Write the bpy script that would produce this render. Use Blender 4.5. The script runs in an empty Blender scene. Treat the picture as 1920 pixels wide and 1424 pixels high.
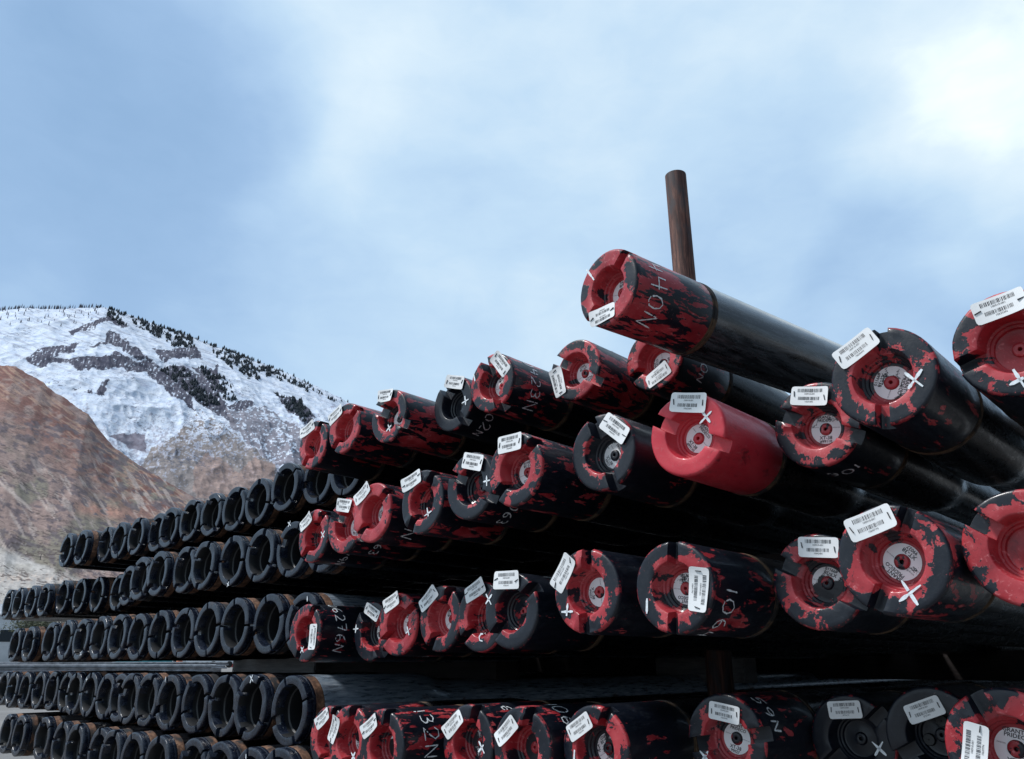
import bpy, math, random
import numpy as np
from mathutils import Vector, Matrix
R_ = math.radians
random.seed(7)
S = bpy.context.scene
col = S.collection

# ------------------------------------------------------------------ camera
F, PX, PY = 1425.0, 960.0, 712.0          # focal length and centre in photo pixels
PITCH = math.atan(528 / F)
CZ = 0.75                                  # eye height above the yard
cam = bpy.data.cameras.new('camera'); camo = bpy.data.objects.new('camera', cam); col.objects.link(camo)
cam.sensor_width = 36.0; cam.lens = F / 1920 * 36
cam.clip_start = 0.05; cam.clip_end = 30000
camo.location = (0, 0, CZ); camo.rotation_euler = (math.pi / 2 + PITCH, 0, 0)
S.camera = camo
S.render.resolution_x = 1024; S.render.resolution_y = 759
S.view_settings.view_transform = 'Standard'; S.view_settings.look = 'None'
S.view_settings.exposure = 0.16; S.view_settings.gamma = 1

def ray(x, y):
    a, d = x - PX, y - PY
    return Vector((a, F * math.cos(PITCH) + d * math.sin(PITCH), F * math.sin(PITCH) - d * math.cos(PITCH))) / F
def at(x, y, depth):
    return ray(x, y) * depth + Vector((0, 0, CZ))

# ------------------------------------------------------------------ sky
SUN_AZ, SUN_EL = -98.0, 56.0
W = bpy.data.worlds.new('World'); S.world = W; W.use_nodes = True
nt = W.node_tree; nt.nodes.clear()
def N(nt, t, **k):
    n = nt.nodes.new(t)
    for a, b in k.items():
        if a.startswith('i_'): n.inputs[a[2:]].default_value = b
        else: setattr(n, a, b)
    return n
def L(nt, a, b): nt.links.new(a, b)
def mth(nt, op, a, b=None, clamp=False):
    n = nt.nodes.new('ShaderNodeMath'); n.operation = op; n.use_clamp = clamp
    for i, v in enumerate((a, b)):
        if v is None: continue
        if isinstance(v, (int, float)): n.inputs[i].default_value = v
        else: nt.links.new(v, n.inputs[i])
    return n.outputs[0]
def smooth(nt, v, a, b, lo=0.0, hi=1.0):
    n = nt.nodes.new('ShaderNodeMapRange'); n.interpolation_type = 'SMOOTHSTEP'
    nt.links.new(v, n.inputs[0])
    n.inputs[1].default_value = a; n.inputs[2].default_value = b
    n.inputs[3].default_value = lo; n.inputs[4].default_value = hi
    return n.outputs[0]
def ramp(nt, v, stops, interp='LINEAR'):
    n = nt.nodes.new('ShaderNodeValToRGB'); n.color_ramp.interpolation = interp
    cr = n.color_ramp
    while len(cr.elements) < len(stops): cr.elements.new(0.5)
    for e, (p, c) in zip(cr.elements, stops):
        e.position = p; e.color = (*c, 1) if len(c) == 3 else c
    nt.links.new(v, n.inputs[0]); return n.outputs[0]
def mixc(nt, f, a, b, mode='MIX'):
    n = nt.nodes.new('ShaderNodeMix'); n.data_type = 'RGBA'; n.blend_type = mode
    if isinstance(f, (int, float)): n.inputs[0].default_value = f
    else: nt.links.new(f, n.inputs[0])
    for i, v in ((6, a), (7, b)):
        if isinstance(v, tuple): n.inputs[i].default_value = (*v, 1) if len(v) == 3 else v
        else: nt.links.new(v, n.inputs[i])
    return n.outputs[2]
def noise(nt, vec, scale, detail=6, rough=0.55, dist=0.0, w=None):
    n = nt.nodes.new('ShaderNodeTexNoise')
    if w is not None:
        n.noise_dimensions = '4D'
        if isinstance(w, (int, float)): n.inputs['W'].default_value = w
        else: nt.links.new(w, n.inputs['W'])
    n.inputs['Scale'].default_value = scale; n.inputs['Detail'].default_value = detail
    n.inputs['Roughness'].default_value = rough; n.inputs['Distortion'].default_value = dist
    if vec is not None: nt.links.new(vec, n.inputs['Vector'])
    return n.outputs['Fac']
def mapping(nt, vec, scale=(1, 1, 1), loc=(0, 0, 0), rot=(0, 0, 0)):
    n = nt.nodes.new('ShaderNodeMapping')
    n.inputs['Scale'].default_value = scale; n.inputs['Location'].default_value = loc; n.inputs['Rotation'].default_value = rot
    nt.links.new(vec, n.inputs['Vector']); return n.outputs[0]

tc = N(nt, 'ShaderNodeTexCoord')
D = tc.outputs['Generated']
sky = N(nt, 'ShaderNodeTexSky', sky_type='NISHITA', sun_disc=False)
sky.sun_elevation = R_(SUN_EL); sky.sun_rotation = R_(SUN_AZ)
sky.air_density = 1.2; sky.dust_density = 1.5
# clouds: fractal cover plus a few broad banks standing in fixed compass directions
warp = N(nt, 'ShaderNodeVectorMath', operation='MULTIPLY_ADD')
wn = N(nt, 'ShaderNodeTexNoise'); wn.inputs['Scale'].default_value = 2.6; wn.inputs['Detail'].default_value = 5
L(nt, D, wn.inputs['Vector'])
cen = N(nt, 'ShaderNodeVectorMath', operation='SUBTRACT'); L(nt, wn.outputs['Color'], cen.inputs[0]); cen.inputs[1].default_value = (.5, .5, .5)
L(nt, cen.outputs[0], warp.inputs[0]); warp.inputs[1].default_value = (.34, .34, .34); L(nt, D, warp.inputs[2])
nrm = N(nt, 'ShaderNodeVectorMath', operation='NORMALIZE'); L(nt, warp.outputs[0], nrm.inputs[0])
def bank(px, py, rad, amp, vec=None):
    d = vec or ray(px, py).normalized()
    dot = N(nt, 'ShaderNodeVectorMath', operation='DOT_PRODUCT'); L(nt, nrm.outputs[0], dot.inputs[0]); dot.inputs[1].default_value = d
    return mth(nt, 'MULTIPLY', smooth(nt, dot.outputs['Value'], math.cos(R_(rad)), 1.0), amp)
n1 = noise(nt, mapping(nt, nrm.outputs[0], (1, 1, 2.0)), 2.3, 7, .52)
n2 = noise(nt, mapping(nt, D, (1, 1, 1.8), (4, 1, 2)), 7.0, 6, .5)
n3 = noise(nt, mapping(nt, D, (1, 1, 2.2), (2, 7, 1), (.2, .4, .3)), 15.0, 7, .6, 1.2)
v = mth(nt, 'ADD', mth(nt, 'MULTIPLY', mth(nt, 'SUBTRACT', n1, .5), .55), mth(nt, 'ADD', mth(nt, 'MULTIPLY', mth(nt, 'SUBTRACT', n2, .5), .30), mth(nt, 'MULTIPLY', mth(nt, 'SUBTRACT', n3, .5), .12)))
v = mth(nt, 'ADD', v, 0.585)
BANKS = [(60, 60, 22, -.20, None), (230, 330, 17, -.20, None), (560, 60, 15, .20, None), (900, 250, 22, .07, None),
         (1870, 230, 13, .50, None), (1300, 30, 18, .16, None), (1620, 130, 16, .14, None),
         (1780, 450, 10, -.36, None), (1480, 400, 11, -.20, None), (300, 140, 11, -.13, None), (430, 240, 6, -.07, None), (570, 150, 8, .07, None), (480, 40, 6, .05, None), (1700, 560, 6, .20, None), (1500, 545, 7, .14, None),
         (700, 640, 10, .04, None), (1000, 520, 12, .07, None), (1050, 640, 5, .10, None),
         (0, 0, 75, .26, Vector((-.6, -.55, .6)).normalized())]
for b in BANKS: v = mth(nt, 'ADD', v, bank(*b))
cloud = ramp(nt, mth(nt, 'MULTIPLY', v, 1 / 1.4), [(0.0, (.25, .41, .64)), (.22, (.32, .49, .73)), (.38, (.42, .60, .82)), (.52, (.52, .70, .88)), (.70, (.70, .84, .94)), (1.0, (1.3, 1.34, 1.38))])
dk = bank(0, 0, 80, .80, Vector((.85, -.5, .12)).normalized())       # sky dimmed unseen behind the viewer on the right, added to darken pipe reflections
cs = N(nt, 'ShaderNodeVectorMath', operation='SCALE'); L(nt, cloud, cs.inputs[0]); L(nt, mth(nt, 'SUBTRACT', 1.0, dk), cs.inputs['Scale']); cloud = cs.outputs[0]
cl10 = N(nt, 'ShaderNodeVectorMath', operation='SCALE'); L(nt, cloud, cl10.inputs[0]); cl10.inputs['Scale'].default_value = 10.0
skm = mixc(nt, 0.93, sky.outputs[0], cl10.outputs[0])
bg = N(nt, 'ShaderNodeBackground'); bg.inputs['Strength'].default_value = 0.1; L(nt, skm, bg.inputs['Color'])
wo = N(nt, 'ShaderNodeOutputWorld'); L(nt, bg.outputs[0], wo.inputs['Surface'])

# ------------------------------------------------------------------ sun (veiled by cloud, behind the viewer's left shoulder)
sl = bpy.data.lights.new('sun', 'SUN'); so = bpy.data.objects.new('sun', sl); col.objects.link(so)
sl.energy = 3.0; sl.angle = R_(7); sl.color = (1.0, .985, .97)
sd = Vector((math.sin(R_(SUN_AZ)) * math.cos(R_(SUN_EL)), math.cos(R_(SUN_AZ)) * math.cos(R_(SUN_EL)), math.sin(R_(SUN_EL))))
so.rotation_euler = sd.to_track_quat('Z', 'Y').to_euler()

# ------------------------------------------------------------------ material helpers
def mat(name):
    m = bpy.data.materials.new(name); m.use_nodes = True
    t = m.node_tree; b = t.nodes['Principled BSDF']; return m, t, b
def simple(name, c, rough=.6, metal=0.0, var=.25, scale=60, bump=.0, bscale=200):
    m, t, b = mat(name)
    o = N(t, 'ShaderNodeTexCoord').outputs['Object']
    n = noise(t, o, scale, 6, .6)
    dk = tuple(x * (1 - var) for x in c); lt = tuple(min(1, x * (1 + var)) for x in c)
    L(t, ramp(t, n, [(.3, dk), (.7, lt)]), b.inputs['Base Color'])
    b.inputs['Roughness'].default_value = rough; b.inputs['Metallic'].default_value = metal
    if bump:
        bn = N(t, 'ShaderNodeBump'); bn.inputs['Strength'].default_value = bump; bn.inputs['Distance'].default_value = .002
        L(t, noise(t, o, bscale, 5, .6), bn.inputs['Height']); L(t, bn.outputs[0], b.inputs['Normal'])
    return m

BLACK = (.0030, .0055, .0125)
def paint_cap_mat():
    # red plastic protector brushed over with black paint; Object Info colour: R = how much black, G = seed, B = darkness of label
    m, t, b = mat('red plastic with black overpaint')
    o = N(t, 'ShaderNodeTexCoord').outputs['Object']
    oi = N(t, 'ShaderNodeObjectInfo'); sp = N(t, 'ShaderNodeSeparateColor'); L(t, oi.outputs['Color'], sp.inputs[0])
    frac = sp.outputs[0]; seed = mth(t, 'MULTIPLY', sp.outputs[1], 40.0)
    xyz = N(t, 'ShaderNodeSeparateXYZ'); L(t, o, xyz.inputs[0])
    r = mth(t, 'SQRT', mth(t, 'ADD', mth(t, 'MULTIPLY', xyz.outputs[0], xyz.outputs[0]), mth(t, 'MULTIPLY', xyz.outputs[1], xyz.outputs[1])))
    rr = mth(t, 'DIVIDE', r, .058)
    a = noise(t, mapping(t, o, (1, 1, .55)), 26, 5, .62, .9, seed)
    s = noise(t, mapping(t, o, (1, 1, .22), rot=(.2, .3, .4)), 95, 4, .6, .6, seed)
    bs = noise(t, mapping(t, o, (1, .28, .5), rot=(0, 0, .7)), 60, 4, .6, .5, seed); gr = noise(t, o, 420, 3, .6, .3, seed)
    n = mth(t, 'ADD', mth(t, 'ADD', mth(t, 'MULTIPLY', a, .62), mth(t, 'MULTIPLY', s, .13)), mth(t, 'ADD', mth(t, 'MULTIPLY', bs, .17), mth(t, 'MULTIPLY', gr, .08)))
    rim = smooth(t, rr, .56, .80, -.085, .022)
    side = smooth(t, xyz.outputs[2], -.02, -.003, .05, 0.0)       # flanks carry more black
    n = mth(t, 'ADD', mth(t, 'ADD', n, rim), side)
    thr = mth(t, 'SUBTRACT', .727, mth(t, 'MULTIPLY', frac, .5))
    k1 = smooth(t, mth(t, 'SUBTRACT', n, thr), -.006, .006)
    # flank: brush strokes running in a slant round the cap; B of the object colour = how much black there
    ang = mth(t, 'ARCTAN2', mth(t, 'MULTIPLY', xyz.outputs[0], -1.0), xyz.outputs[1])
    cv = N(t, 'ShaderNodeCombineXYZ'); L(t, mth(t, 'MULTIPLY', ang, .058), cv.inputs[0]); L(t, xyz.outputs[2], cv.inputs[1])
    f1 = noise(t, mapping(t, cv.outputs[0], (1, .35, 1), rot=(0, 0, .75)), 42, 6, .62, .8, seed)
    f2 = noise(t, mapping(t, cv.outputs[0], (1, .22, 1), rot=(0, 0, .9)), 150, 4, .6, .5, seed)
    fn = mth(t, 'ADD', mth(t, 'MULTIPLY', f1, .72), mth(t, 'MULTIPLY', f2, .28))
    k2 = smooth(t, mth(t, 'SUBTRACT', fn, mth(t, 'SUBTRACT', .74, mth(t, 'MULTIPLY', sp.outputs[2], .5))), -.006, .006)
    onside = smooth(t, xyz.outputs[2], -.0052, -.0040, 1.0, 0.0)
    onside = mth(t, 'MULTIPLY', onside, smooth(t, rr, .965, .985))
    mk = N(t, 'ShaderNodeMix'); L(t, onside, mk.inputs[0]); L(t, k1, mk.inputs[2]); L(t, k2, mk.inputs[3]); k = mk.outputs[0]
    edge = mth(t, 'MULTIPLY', smooth(t, rr, .945, .965), smooth(t, xyz.outputs[2], -.0056, -.0045))
    k = mth(t, 'SUBTRACT', k, mth(t, 'MULTIPLY', edge, smooth(t, noise(t, o, 38, 5, .7, .4, seed), .52, .58, 0, .8)), True)
    scuff = noise(t, mapping(t, o, (1, 1, .4)), 140, 6, .7, 1.0, seed)
    big = noise(t, o, 22, 4, .5, .3, seed)
    red = ramp(t, big, [(.3, (.22, .010, .017)), (.5, (.37, .026, .036)), (.68, (.50, .070, .080))])
    red = mixc(t, smooth(t, scuff, .54, .70, 0, .7), red, (.68, .23, .24))
    red = mixc(t, smooth(t, noise(t, o, 60, 6, .7, .5, seed), .58, .70, 0, .6), red, (.08, .007, .010))
    red = mixc(t, smooth(t, frac, .04, .10, .65, 0), red, mixc(t, smooth(t, scuff, .50, .72, 0, .6), (.60, .028, .050), (.38, .022, .034)))
    grime = noise(t, mapping(t, o, (1, 1, .5), (2, 5, 1)), 48, 7, .72, 1.0, seed); red = mixc(t, smooth(t, grime, .56, .70, 0, .75), red, (.055, .010, .014))
    blk = mixc(t, smooth(t, scuff, .5, .8, 0, .6), BLACK, (.030, .036, .050))
    c = mixc(t, k, red, blk)
    spk = smooth(t, noise(t, o, 330, 2, .5, 0, seed), .80, .84)
    c = mixc(t, mth(t, 'MULTIPLY', spk, .6), c, (.55, .58, .62))
    ln = noise(t, mapping(t, o, (1, .12, 1), rot=(.3, .2, .9)), 520, 3, .6, .5, seed); c = mixc(t, mth(t, 'MULTIPLY', smooth(t, ln, .68, .72, 0, .8), smooth(t, a, .5, .6)), c, (.62, .34, .35))
    L(t, c, b.inputs['Base Color']); b.inputs['Specular IOR Level'].default_value = .38; b.inputs['Coat Weight'].default_value = .22; b.inputs['Coat Roughness'].default_value = .14
    L(t, smooth(t, scuff, .3, .7, .34, .55), b.inputs['Roughness'])
    bn = N(t, 'ShaderNodeBump'); bn.inputs['Strength'].default_value = .5; bn.inputs['Distance'].default_value = .0012
    L(t, mth(t, 'ADD', mth(t, 'MULTIPLY', k, .35), mth(t, 'MULTIPLY', scuff, .5)), bn.inputs['Height']); L(t, bn.outputs[0], b.inputs['Normal'])
    return m
M_CAP = paint_cap_mat()

def body_mat(name, rust=.0, streak=1.0, dust=0.0, gloss=1.0):
    m, t, b = mat(name)
    o = N(t, 'ShaderNodeTexCoord').outputs['Object']
    oi = N(t, 'ShaderNodeObjectInfo'); seed = mth(t, 'MULTIPLY', oi.outputs['Random'], 30.0)
    sc = noise(t, mapping(t, o, (1, 1, .06), rot=(0, 0, 0)), 120, 5, .65, .4, seed)
    sp = noise(t, mapping(t, o, (1, 1, .35), rot=(.5, .6, .3)), 45, 6, .7, 1.2, seed)
    c = mixc(t, smooth(t, sc, .52, .78, 0, .55 * streak), (.0035, .0042, .006), (.030, .036, .046))
    st = noise(t, mapping(t, o, (1, 1, .5), (3, 1, 4)), 11, 6, .7, 1.0, seed); c = mixc(t, smooth(t, st, .56, .66, 0, .6), c, (.034, .030, .028))
    fs = noise(t, mapping(t, o, (.3, 1, 1), rot=(.9, .3, .5)), 420, 3, .6, .6, seed); c = mixc(t, mth(t, 'MULTIPLY', smooth(t, fs, .66, .72, 0, .8), smooth(t, sp, .5, .6)), c, (.16, .17, .18))
    c = mixc(t, smooth(t, sp, .60, .74, 0, .5), c, (.055, .062, .072))
    ru = noise(t, mapping(t, o, (1, 1, .5)), 30, 7, .7, .8, seed)
    c = mixc(t, smooth(t, ru, .66 - rust, .74 - rust, 0, .8), c, (.085, .036, .018))
    if dust: c = mixc(t, smooth(t, noise(t, mapping(t, o, (1, 1, .12)), 46, 7, .75, .8, seed), .44, .60, .0, dust), c, (.10, .115, .13))
    L(t, c, b.inputs['Base Color'])
    L(t, smooth(t, sp, .35, .7, .20, .42), b.inputs['Roughness'])
    b.inputs['Specular IOR Level'].default_value = .5 * gloss; b.inputs['Coat Weight'].default_value = .25 * gloss; b.inputs['Coat Roughness'].default_value = .12
    bn = N(t, 'ShaderNodeBump'); bn.inputs['Strength'].default_value = .35; bn.inputs['Distance'].default_value = .001
    L(t, mth(t, 'ADD', sc, sp), bn.inputs['Height']); L(t, bn.outputs[0], b.inputs['Normal'])
    return m
M_BODY = body_mat('black varnished steel', .02, .8, 0, .45)
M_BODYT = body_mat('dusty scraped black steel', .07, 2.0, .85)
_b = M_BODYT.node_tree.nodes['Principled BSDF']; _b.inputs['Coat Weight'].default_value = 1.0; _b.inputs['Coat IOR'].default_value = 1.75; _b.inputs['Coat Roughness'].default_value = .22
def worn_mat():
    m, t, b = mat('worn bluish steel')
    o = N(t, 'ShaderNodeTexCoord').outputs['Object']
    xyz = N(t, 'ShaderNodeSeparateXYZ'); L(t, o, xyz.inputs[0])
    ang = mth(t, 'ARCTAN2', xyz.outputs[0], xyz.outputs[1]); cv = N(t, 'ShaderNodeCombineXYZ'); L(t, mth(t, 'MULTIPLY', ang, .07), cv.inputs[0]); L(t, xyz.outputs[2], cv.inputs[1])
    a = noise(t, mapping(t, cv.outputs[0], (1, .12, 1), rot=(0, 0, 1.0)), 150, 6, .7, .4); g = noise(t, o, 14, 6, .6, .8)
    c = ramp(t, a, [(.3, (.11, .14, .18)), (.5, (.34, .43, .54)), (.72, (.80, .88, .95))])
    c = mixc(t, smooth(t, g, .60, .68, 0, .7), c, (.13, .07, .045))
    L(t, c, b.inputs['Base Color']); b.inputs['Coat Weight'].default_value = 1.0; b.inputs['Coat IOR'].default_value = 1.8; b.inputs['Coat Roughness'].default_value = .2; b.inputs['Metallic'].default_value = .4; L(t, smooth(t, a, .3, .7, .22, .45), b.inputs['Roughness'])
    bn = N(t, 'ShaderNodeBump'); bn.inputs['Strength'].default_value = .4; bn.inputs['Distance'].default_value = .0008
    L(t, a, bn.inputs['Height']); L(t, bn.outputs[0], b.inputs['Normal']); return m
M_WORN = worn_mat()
M_BODYR = body_mat('black steel spotted with rust', .03, .8, 0, .35)

def rust_mat(name, c1, c2, c3, scale=60):
    m, t, b = mat(name)
    o = N(t, 'ShaderNodeTexCoord').outputs['Object']
    oi = N(t, 'ShaderNodeObjectInfo'); seed = mth(t, 'MULTIPLY', oi.outputs['Random'], 30.0)
    a = noise(t, o, scale, 8, .72, .6, seed); g = noise(t, o, scale * .35, 5, .6, .5, seed)
    c = ramp(t, a, [(.3, c1), (.5, c2), (.72, c3)])
    c = mixc(t, smooth(t, g, .46, .58), c, (.012, .012, .014))
    L(t, c, b.inputs['Base Color']); b.inputs['Roughness'].default_value = .85
    bn = N(t, 'ShaderNodeBump'); bn.inputs['Strength'].default_value = .7; bn.inputs['Distance'].default_value = .0015
    L(t, a, bn.inputs['Height']); L(t, bn.outputs[0], b.inputs['Normal'])
    return m
M_RUST = rust_mat('flaking orange rust', (.02, .012, .010), (.12, .055, .030), (.36, .20, .12))
M_SEAM = rust_mat('dirty seam', (.03, .02, .015), (.09, .055, .03), (.16, .10, .06), 90)

def ring_mat():
    m, t, b = mat('black plastic of open protector')
    o = N(t, 'ShaderNodeTexCoord').outputs['Object']
    oi = N(t, 'ShaderNodeObjectInfo'); seed = mth(t, 'MULTIPLY', oi.outputs['Random'], 30.0)
    a = noise(t, o, 70, 7, .7, .8, seed); s = noise(t, mapping(t, o, (1, .15, 1), rot=(.4, 0, .8)), 300, 3, .5, .3, seed)
    c = ramp(t, a, [(.3, (.003, .0048, .010)), (.55, (.008, .0125, .025)), (.78, (.044, .060, .096))])
    c = mixc(t, smooth(t, s, .70, .78, 0, .6), c, (.16, .18, .20))
    dust = noise(t, o, 24, 5, .6, .4, seed)
    c = mixc(t, smooth(t, dust, .60, .75, 0, .45), c, (.085, .06, .045))
    L(t, c, b.inputs['Base Color']); L(t, smooth(t, a, .3, .7, .16, .40), b.inputs['Roughness'])
    bn = N(t, 'ShaderNodeBump'); bn.inputs['Strength'].default_value = .5; bn.inputs['Distance'].default_value = .001
    L(t, a, bn.inputs['Height']); L(t, bn.outputs[0], b.inputs['Normal'])
    return m
M_RING = ring_mat()
M_BORE = simple('bore shade and tyre black', (.006, .007, .009), .5)  # near-black stands in for shade inside bores and holes; also tyre rubber
M_TAG = simple('white tag card', (.80, .81, .82), .42, var=.04, scale=30)
M_INK = simple('black print', (.012, .012, .018), .6, var=.1)
M_STAPLE = simple('dull staple wire', (.045, .045, .05), .4, .7)
M_CHALK = simple('white paint marker', (.74, .79, .85), .7, var=.22, scale=300)
def label_mat():
    m, t, b = mat('worn white sticker')
    o = N(t, 'ShaderNodeTexCoord').outputs['Object']
    oi = N(t, 'ShaderNodeObjectInfo'); sp = N(t, 'ShaderNodeSeparateColor'); L(t, oi.outputs['Color'], sp.inputs[0])
    seed = mth(t, 'MULTIPLY', sp.outputs[1], 40.0)
    big = noise(t, o, 40, 3, .5, .6, seed); fine = noise(t, o, 700, 4, .7, .5, seed)
    n = mth(t, 'ADD', mth(t, 'MULTIPLY', big, .72), mth(t, 'MULTIPLY', fine, .28))
    k = smooth(t, mth(t, 'ADD', n, mth(t, 'MULTIPLY', sp.outputs[2], .36)), .70, .715)
    L(t, mixc(t, k, (.86, .87, .88), (.012, .013, .018)), b.inputs['Base Color'])
    b.inputs['Roughness'].default_value = .45
    return m
M_LABEL = label_mat()
def post_mat():
    m, t, b = mat('rusted scaffold tube')
    o = N(t, 'ShaderNodeTexCoord').outputs['Object']
    a = noise(t, mapping(t, o, (1, 1, .07)), 90, 7, .7, .4); g = noise(t, mapping(t, o, (1, 1, .3)), 22, 6, .6, .5)
    c = ramp(t, a, [(.32, (.010, .006, .006)), (.5, (.070, .026, .020)), (.66, (.22, .10, .07))])
    c = mixc(t, smooth(t, g, .50, .62, 0, .7), c, (.045, .042, .048))
    L(t, c, b.inputs['Base Color']); b.inputs['Roughness'].default_value = .75
    bn = N(t, 'ShaderNodeBump'); bn.inputs['Strength'].default_value = .5; bn.inputs['Distance'].default_value = .001
    L(t, a, bn.inputs['Height']); L(t, bn.outputs[0], b.inputs['Normal'])
    return m
M_POST = post_mat()
def wood_mat(name, c1, c2):
    m, t, b = mat(name)
    o = N(t, 'ShaderNodeTexCoord').outputs['Object']
    a = noise(t, mapping(t, o, (.25, 3, 3)), 45, 7, .7, .4)
    L(t, ramp(t, a, [(.3, c1), (.7, c2)]), b.inputs['Base Color']); b.inputs['Roughness'].default_value = .85
    bn = N(t, 'ShaderNodeBump'); bn.inputs['Strength'].default_value = .6; bn.inputs['Distance'].default_value = .002
    L(t, a, bn.inputs['Height']); L(t, bn.outputs[0], b.inputs['Normal'])
    return m
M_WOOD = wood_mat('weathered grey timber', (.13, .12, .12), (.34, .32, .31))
M_WOODL = wood_mat('pale lit timber', (.34, .33, .33), (.62, .60, .60))  # lightened so the spacer end looks lit inside the dim gap
M_WOODD = wood_mat('shade-dark timber', (.008, .006, .006), (.030, .021, .020))  # near-black puts the shade between the rows into the colour

# ------------------------------------------------------------------ object helpers
def tag(o, label=None, cat=None, group=None, kind=None):
    for k, v in (('label', label), ('category', cat), ('group', group), ('kind', kind)):
        if v: o[k] = v
    return o
def link(name, me, parent=None, color=None):
    o = bpy.data.objects.new(name, me); col.objects.link(o)
    if parent: o.parent = parent
    if color: o.color = color
    return o
def mesh(name, verts, faces, mats, smooth_angle=None, midx=None):
    me = bpy.data.meshes.new(name); me.from_pydata([tuple(v) for v in verts], [], faces)
    for m in (mats if isinstance(mats, (list, tuple)) else [mats]): me.materials.append(m)
    if midx: me.polygons.foreach_set('material_index', midx)
    me.update()
    if smooth_angle:
        me.polygons.foreach_set('use_smooth', [True] * len(me.polygons)); me.set_sharp_from_angle(angle=R_(smooth_angle))
    return me
def baked(me, mods, angle=35):
    o = bpy.data.objects.new('tmp', me); col.objects.link(o)
    for t, kw in mods:
        m = o.modifiers.new('m', t)
        for k, v in kw.items(): setattr(m, k, v)
    dg = bpy.context.evaluated_depsgraph_get(); dg.update()
    out = bpy.data.meshes.new_from_object(o.evaluated_get(dg)); bpy.data.objects.remove(o)
    out.polygons.foreach_set('use_smooth', [True] * len(out.polygons)); out.set_sharp_from_angle(angle=R_(angle))
    return out
def box(x0, x1, y0, y1, z0, z1):
    v = [(x, y, z) for x in (x0, x1) for y in (y0, y1) for z in (z0, z1)]
    f = [(0, 1, 3, 2), (4, 6, 7, 5), (0, 4, 5, 1), (2, 3, 7, 6), (0, 2, 6, 4), (1, 5, 7, 3)]
    return v, f
class MB:
    def __init__(s): s.v = []; s.f = []; s.m = []
    def add(s, v, f, m=0):
        n = len(s.v); s.v += [tuple(a) for a in v]; s.f += [tuple(i + n for i in q) for q in f]; s.m += [m] * len(f)
    def mesh(s, name, mats, smooth_angle=None): return mesh(name, s.v, s.f, mats, smooth_angle, s.m)

def lathe(prof, seg=64, cap_end=False):
    v = []; f = []
    for r, z in prof:
        for i in range(seg):
            a = 2 * math.pi * i / seg; v.append((r * math.cos(a), r * math.sin(a), z))
    for j in range(len(prof) - 1):
        for i in range(seg):
            k = (i + 1) % seg
            f.append((j * seg + i, (j + 1) * seg + i, (j + 1) * seg + k, j * seg + k))
    if cap_end: f.append(tuple((len(prof) - 1) * seg + i for i in range(seg)))
    return v, f

def slotted(prof, R, slots, nseg=9, seed=0, rough=.0006, lump=0.0):
    """solid of revolution whose face is crossed by straight radial slots: slots = [(angle, half width, depth, rmin)]"""
    slots = sorted(slots); cols = []          # each column: function giving angle for radius, and slot depth or None
    n = len(slots)
    for i, (a, hw, dep, rmin) in enumerate(slots):
        for k in range(5): cols.append(('in', i, -1 + k / 2.0))
        nx = slots[(i + 1) % n]; 
        for k in range(nseg + 1): cols.append(('out', i, k / nseg))
    def half(i, r):
        a, hw, dep, rmin = slots[i]; return math.asin(min(.95, hw / max(r, rmin)))
    rnd = random.Random(seed)
    V = []; C = len(cols)
    for (r, z) in prof:
        for kind, i, k in cols:
            a, hw, dep, rmin = slots[i]
            if kind == 'in':
                th = a + k * half(i, r); zz = min(z, -dep) if r >= rmin * .98 else z
            else:
                j = (i + 1) % n; a2 = slots[j][0] + (2 * math.pi if j == 0 else 0)
                s0 = a + half(i, r); s1 = a2 - half(j, r); th = s0 + (s1 - s0) * k; zz = z
            V.append([r * math.cos(th), r * math.sin(th), zz])
    f = []
    for j in range(len(prof) - 1):
        for c in range(C):
            d = (c + 1) % C
            f.append((j * C + c, (j + 1) * C + c, (j + 1) * C + d, j * C + d))
    import bmesh
    bm = bmesh.new(); vs = [bm.verts.new((x * R, y * R, z * R)) for x, y, z in V]
    for q in f:
        try: bm.faces.new([vs[i] for i in q])
        except ValueError: pass
    bmesh.ops.remove_doubles(bm, verts=bm.verts, dist=R * .0015)
    bmesh.ops.dissolve_degenerate(bm, edges=bm.edges, dist=R * .001)
    bmesh.ops.recalc_face_normals(bm, faces=bm.faces)
    from mathutils import noise as mn
    for v in bm.verts:
        p = v.co
        if p.z > -R * .6:
            q = p * (26) + Vector((seed * 3.1, 0, 0))
            d = mn.noise_vector(q) * rough + mn.noise_vector(p * 70 + Vector((0, seed * 5.0, 0))) * rough * .5
            ex = 0
            rr = math.hypot(p.x, p.y) / R
            if lump and rr > .5 and p.z > -R * .2:
                for i, (a, hw, dep, rmin) in enumerate(slots):
                    dx = abs(-p.x * math.sin(a) + p.y * math.cos(a)) / R
                    if p.x * math.cos(a) + p.y * math.sin(a) > 0 and dx < hw + .12:
                        ex = max(0, mn.noise(p * 90 + Vector((seed, 2, 1)))) * lump
            v.co = p + d + Vector((0, 0, ex))
    me = bpy.data.meshes.new('slotted'); bm.to_mesh(me); bm.free()
    return me

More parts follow.
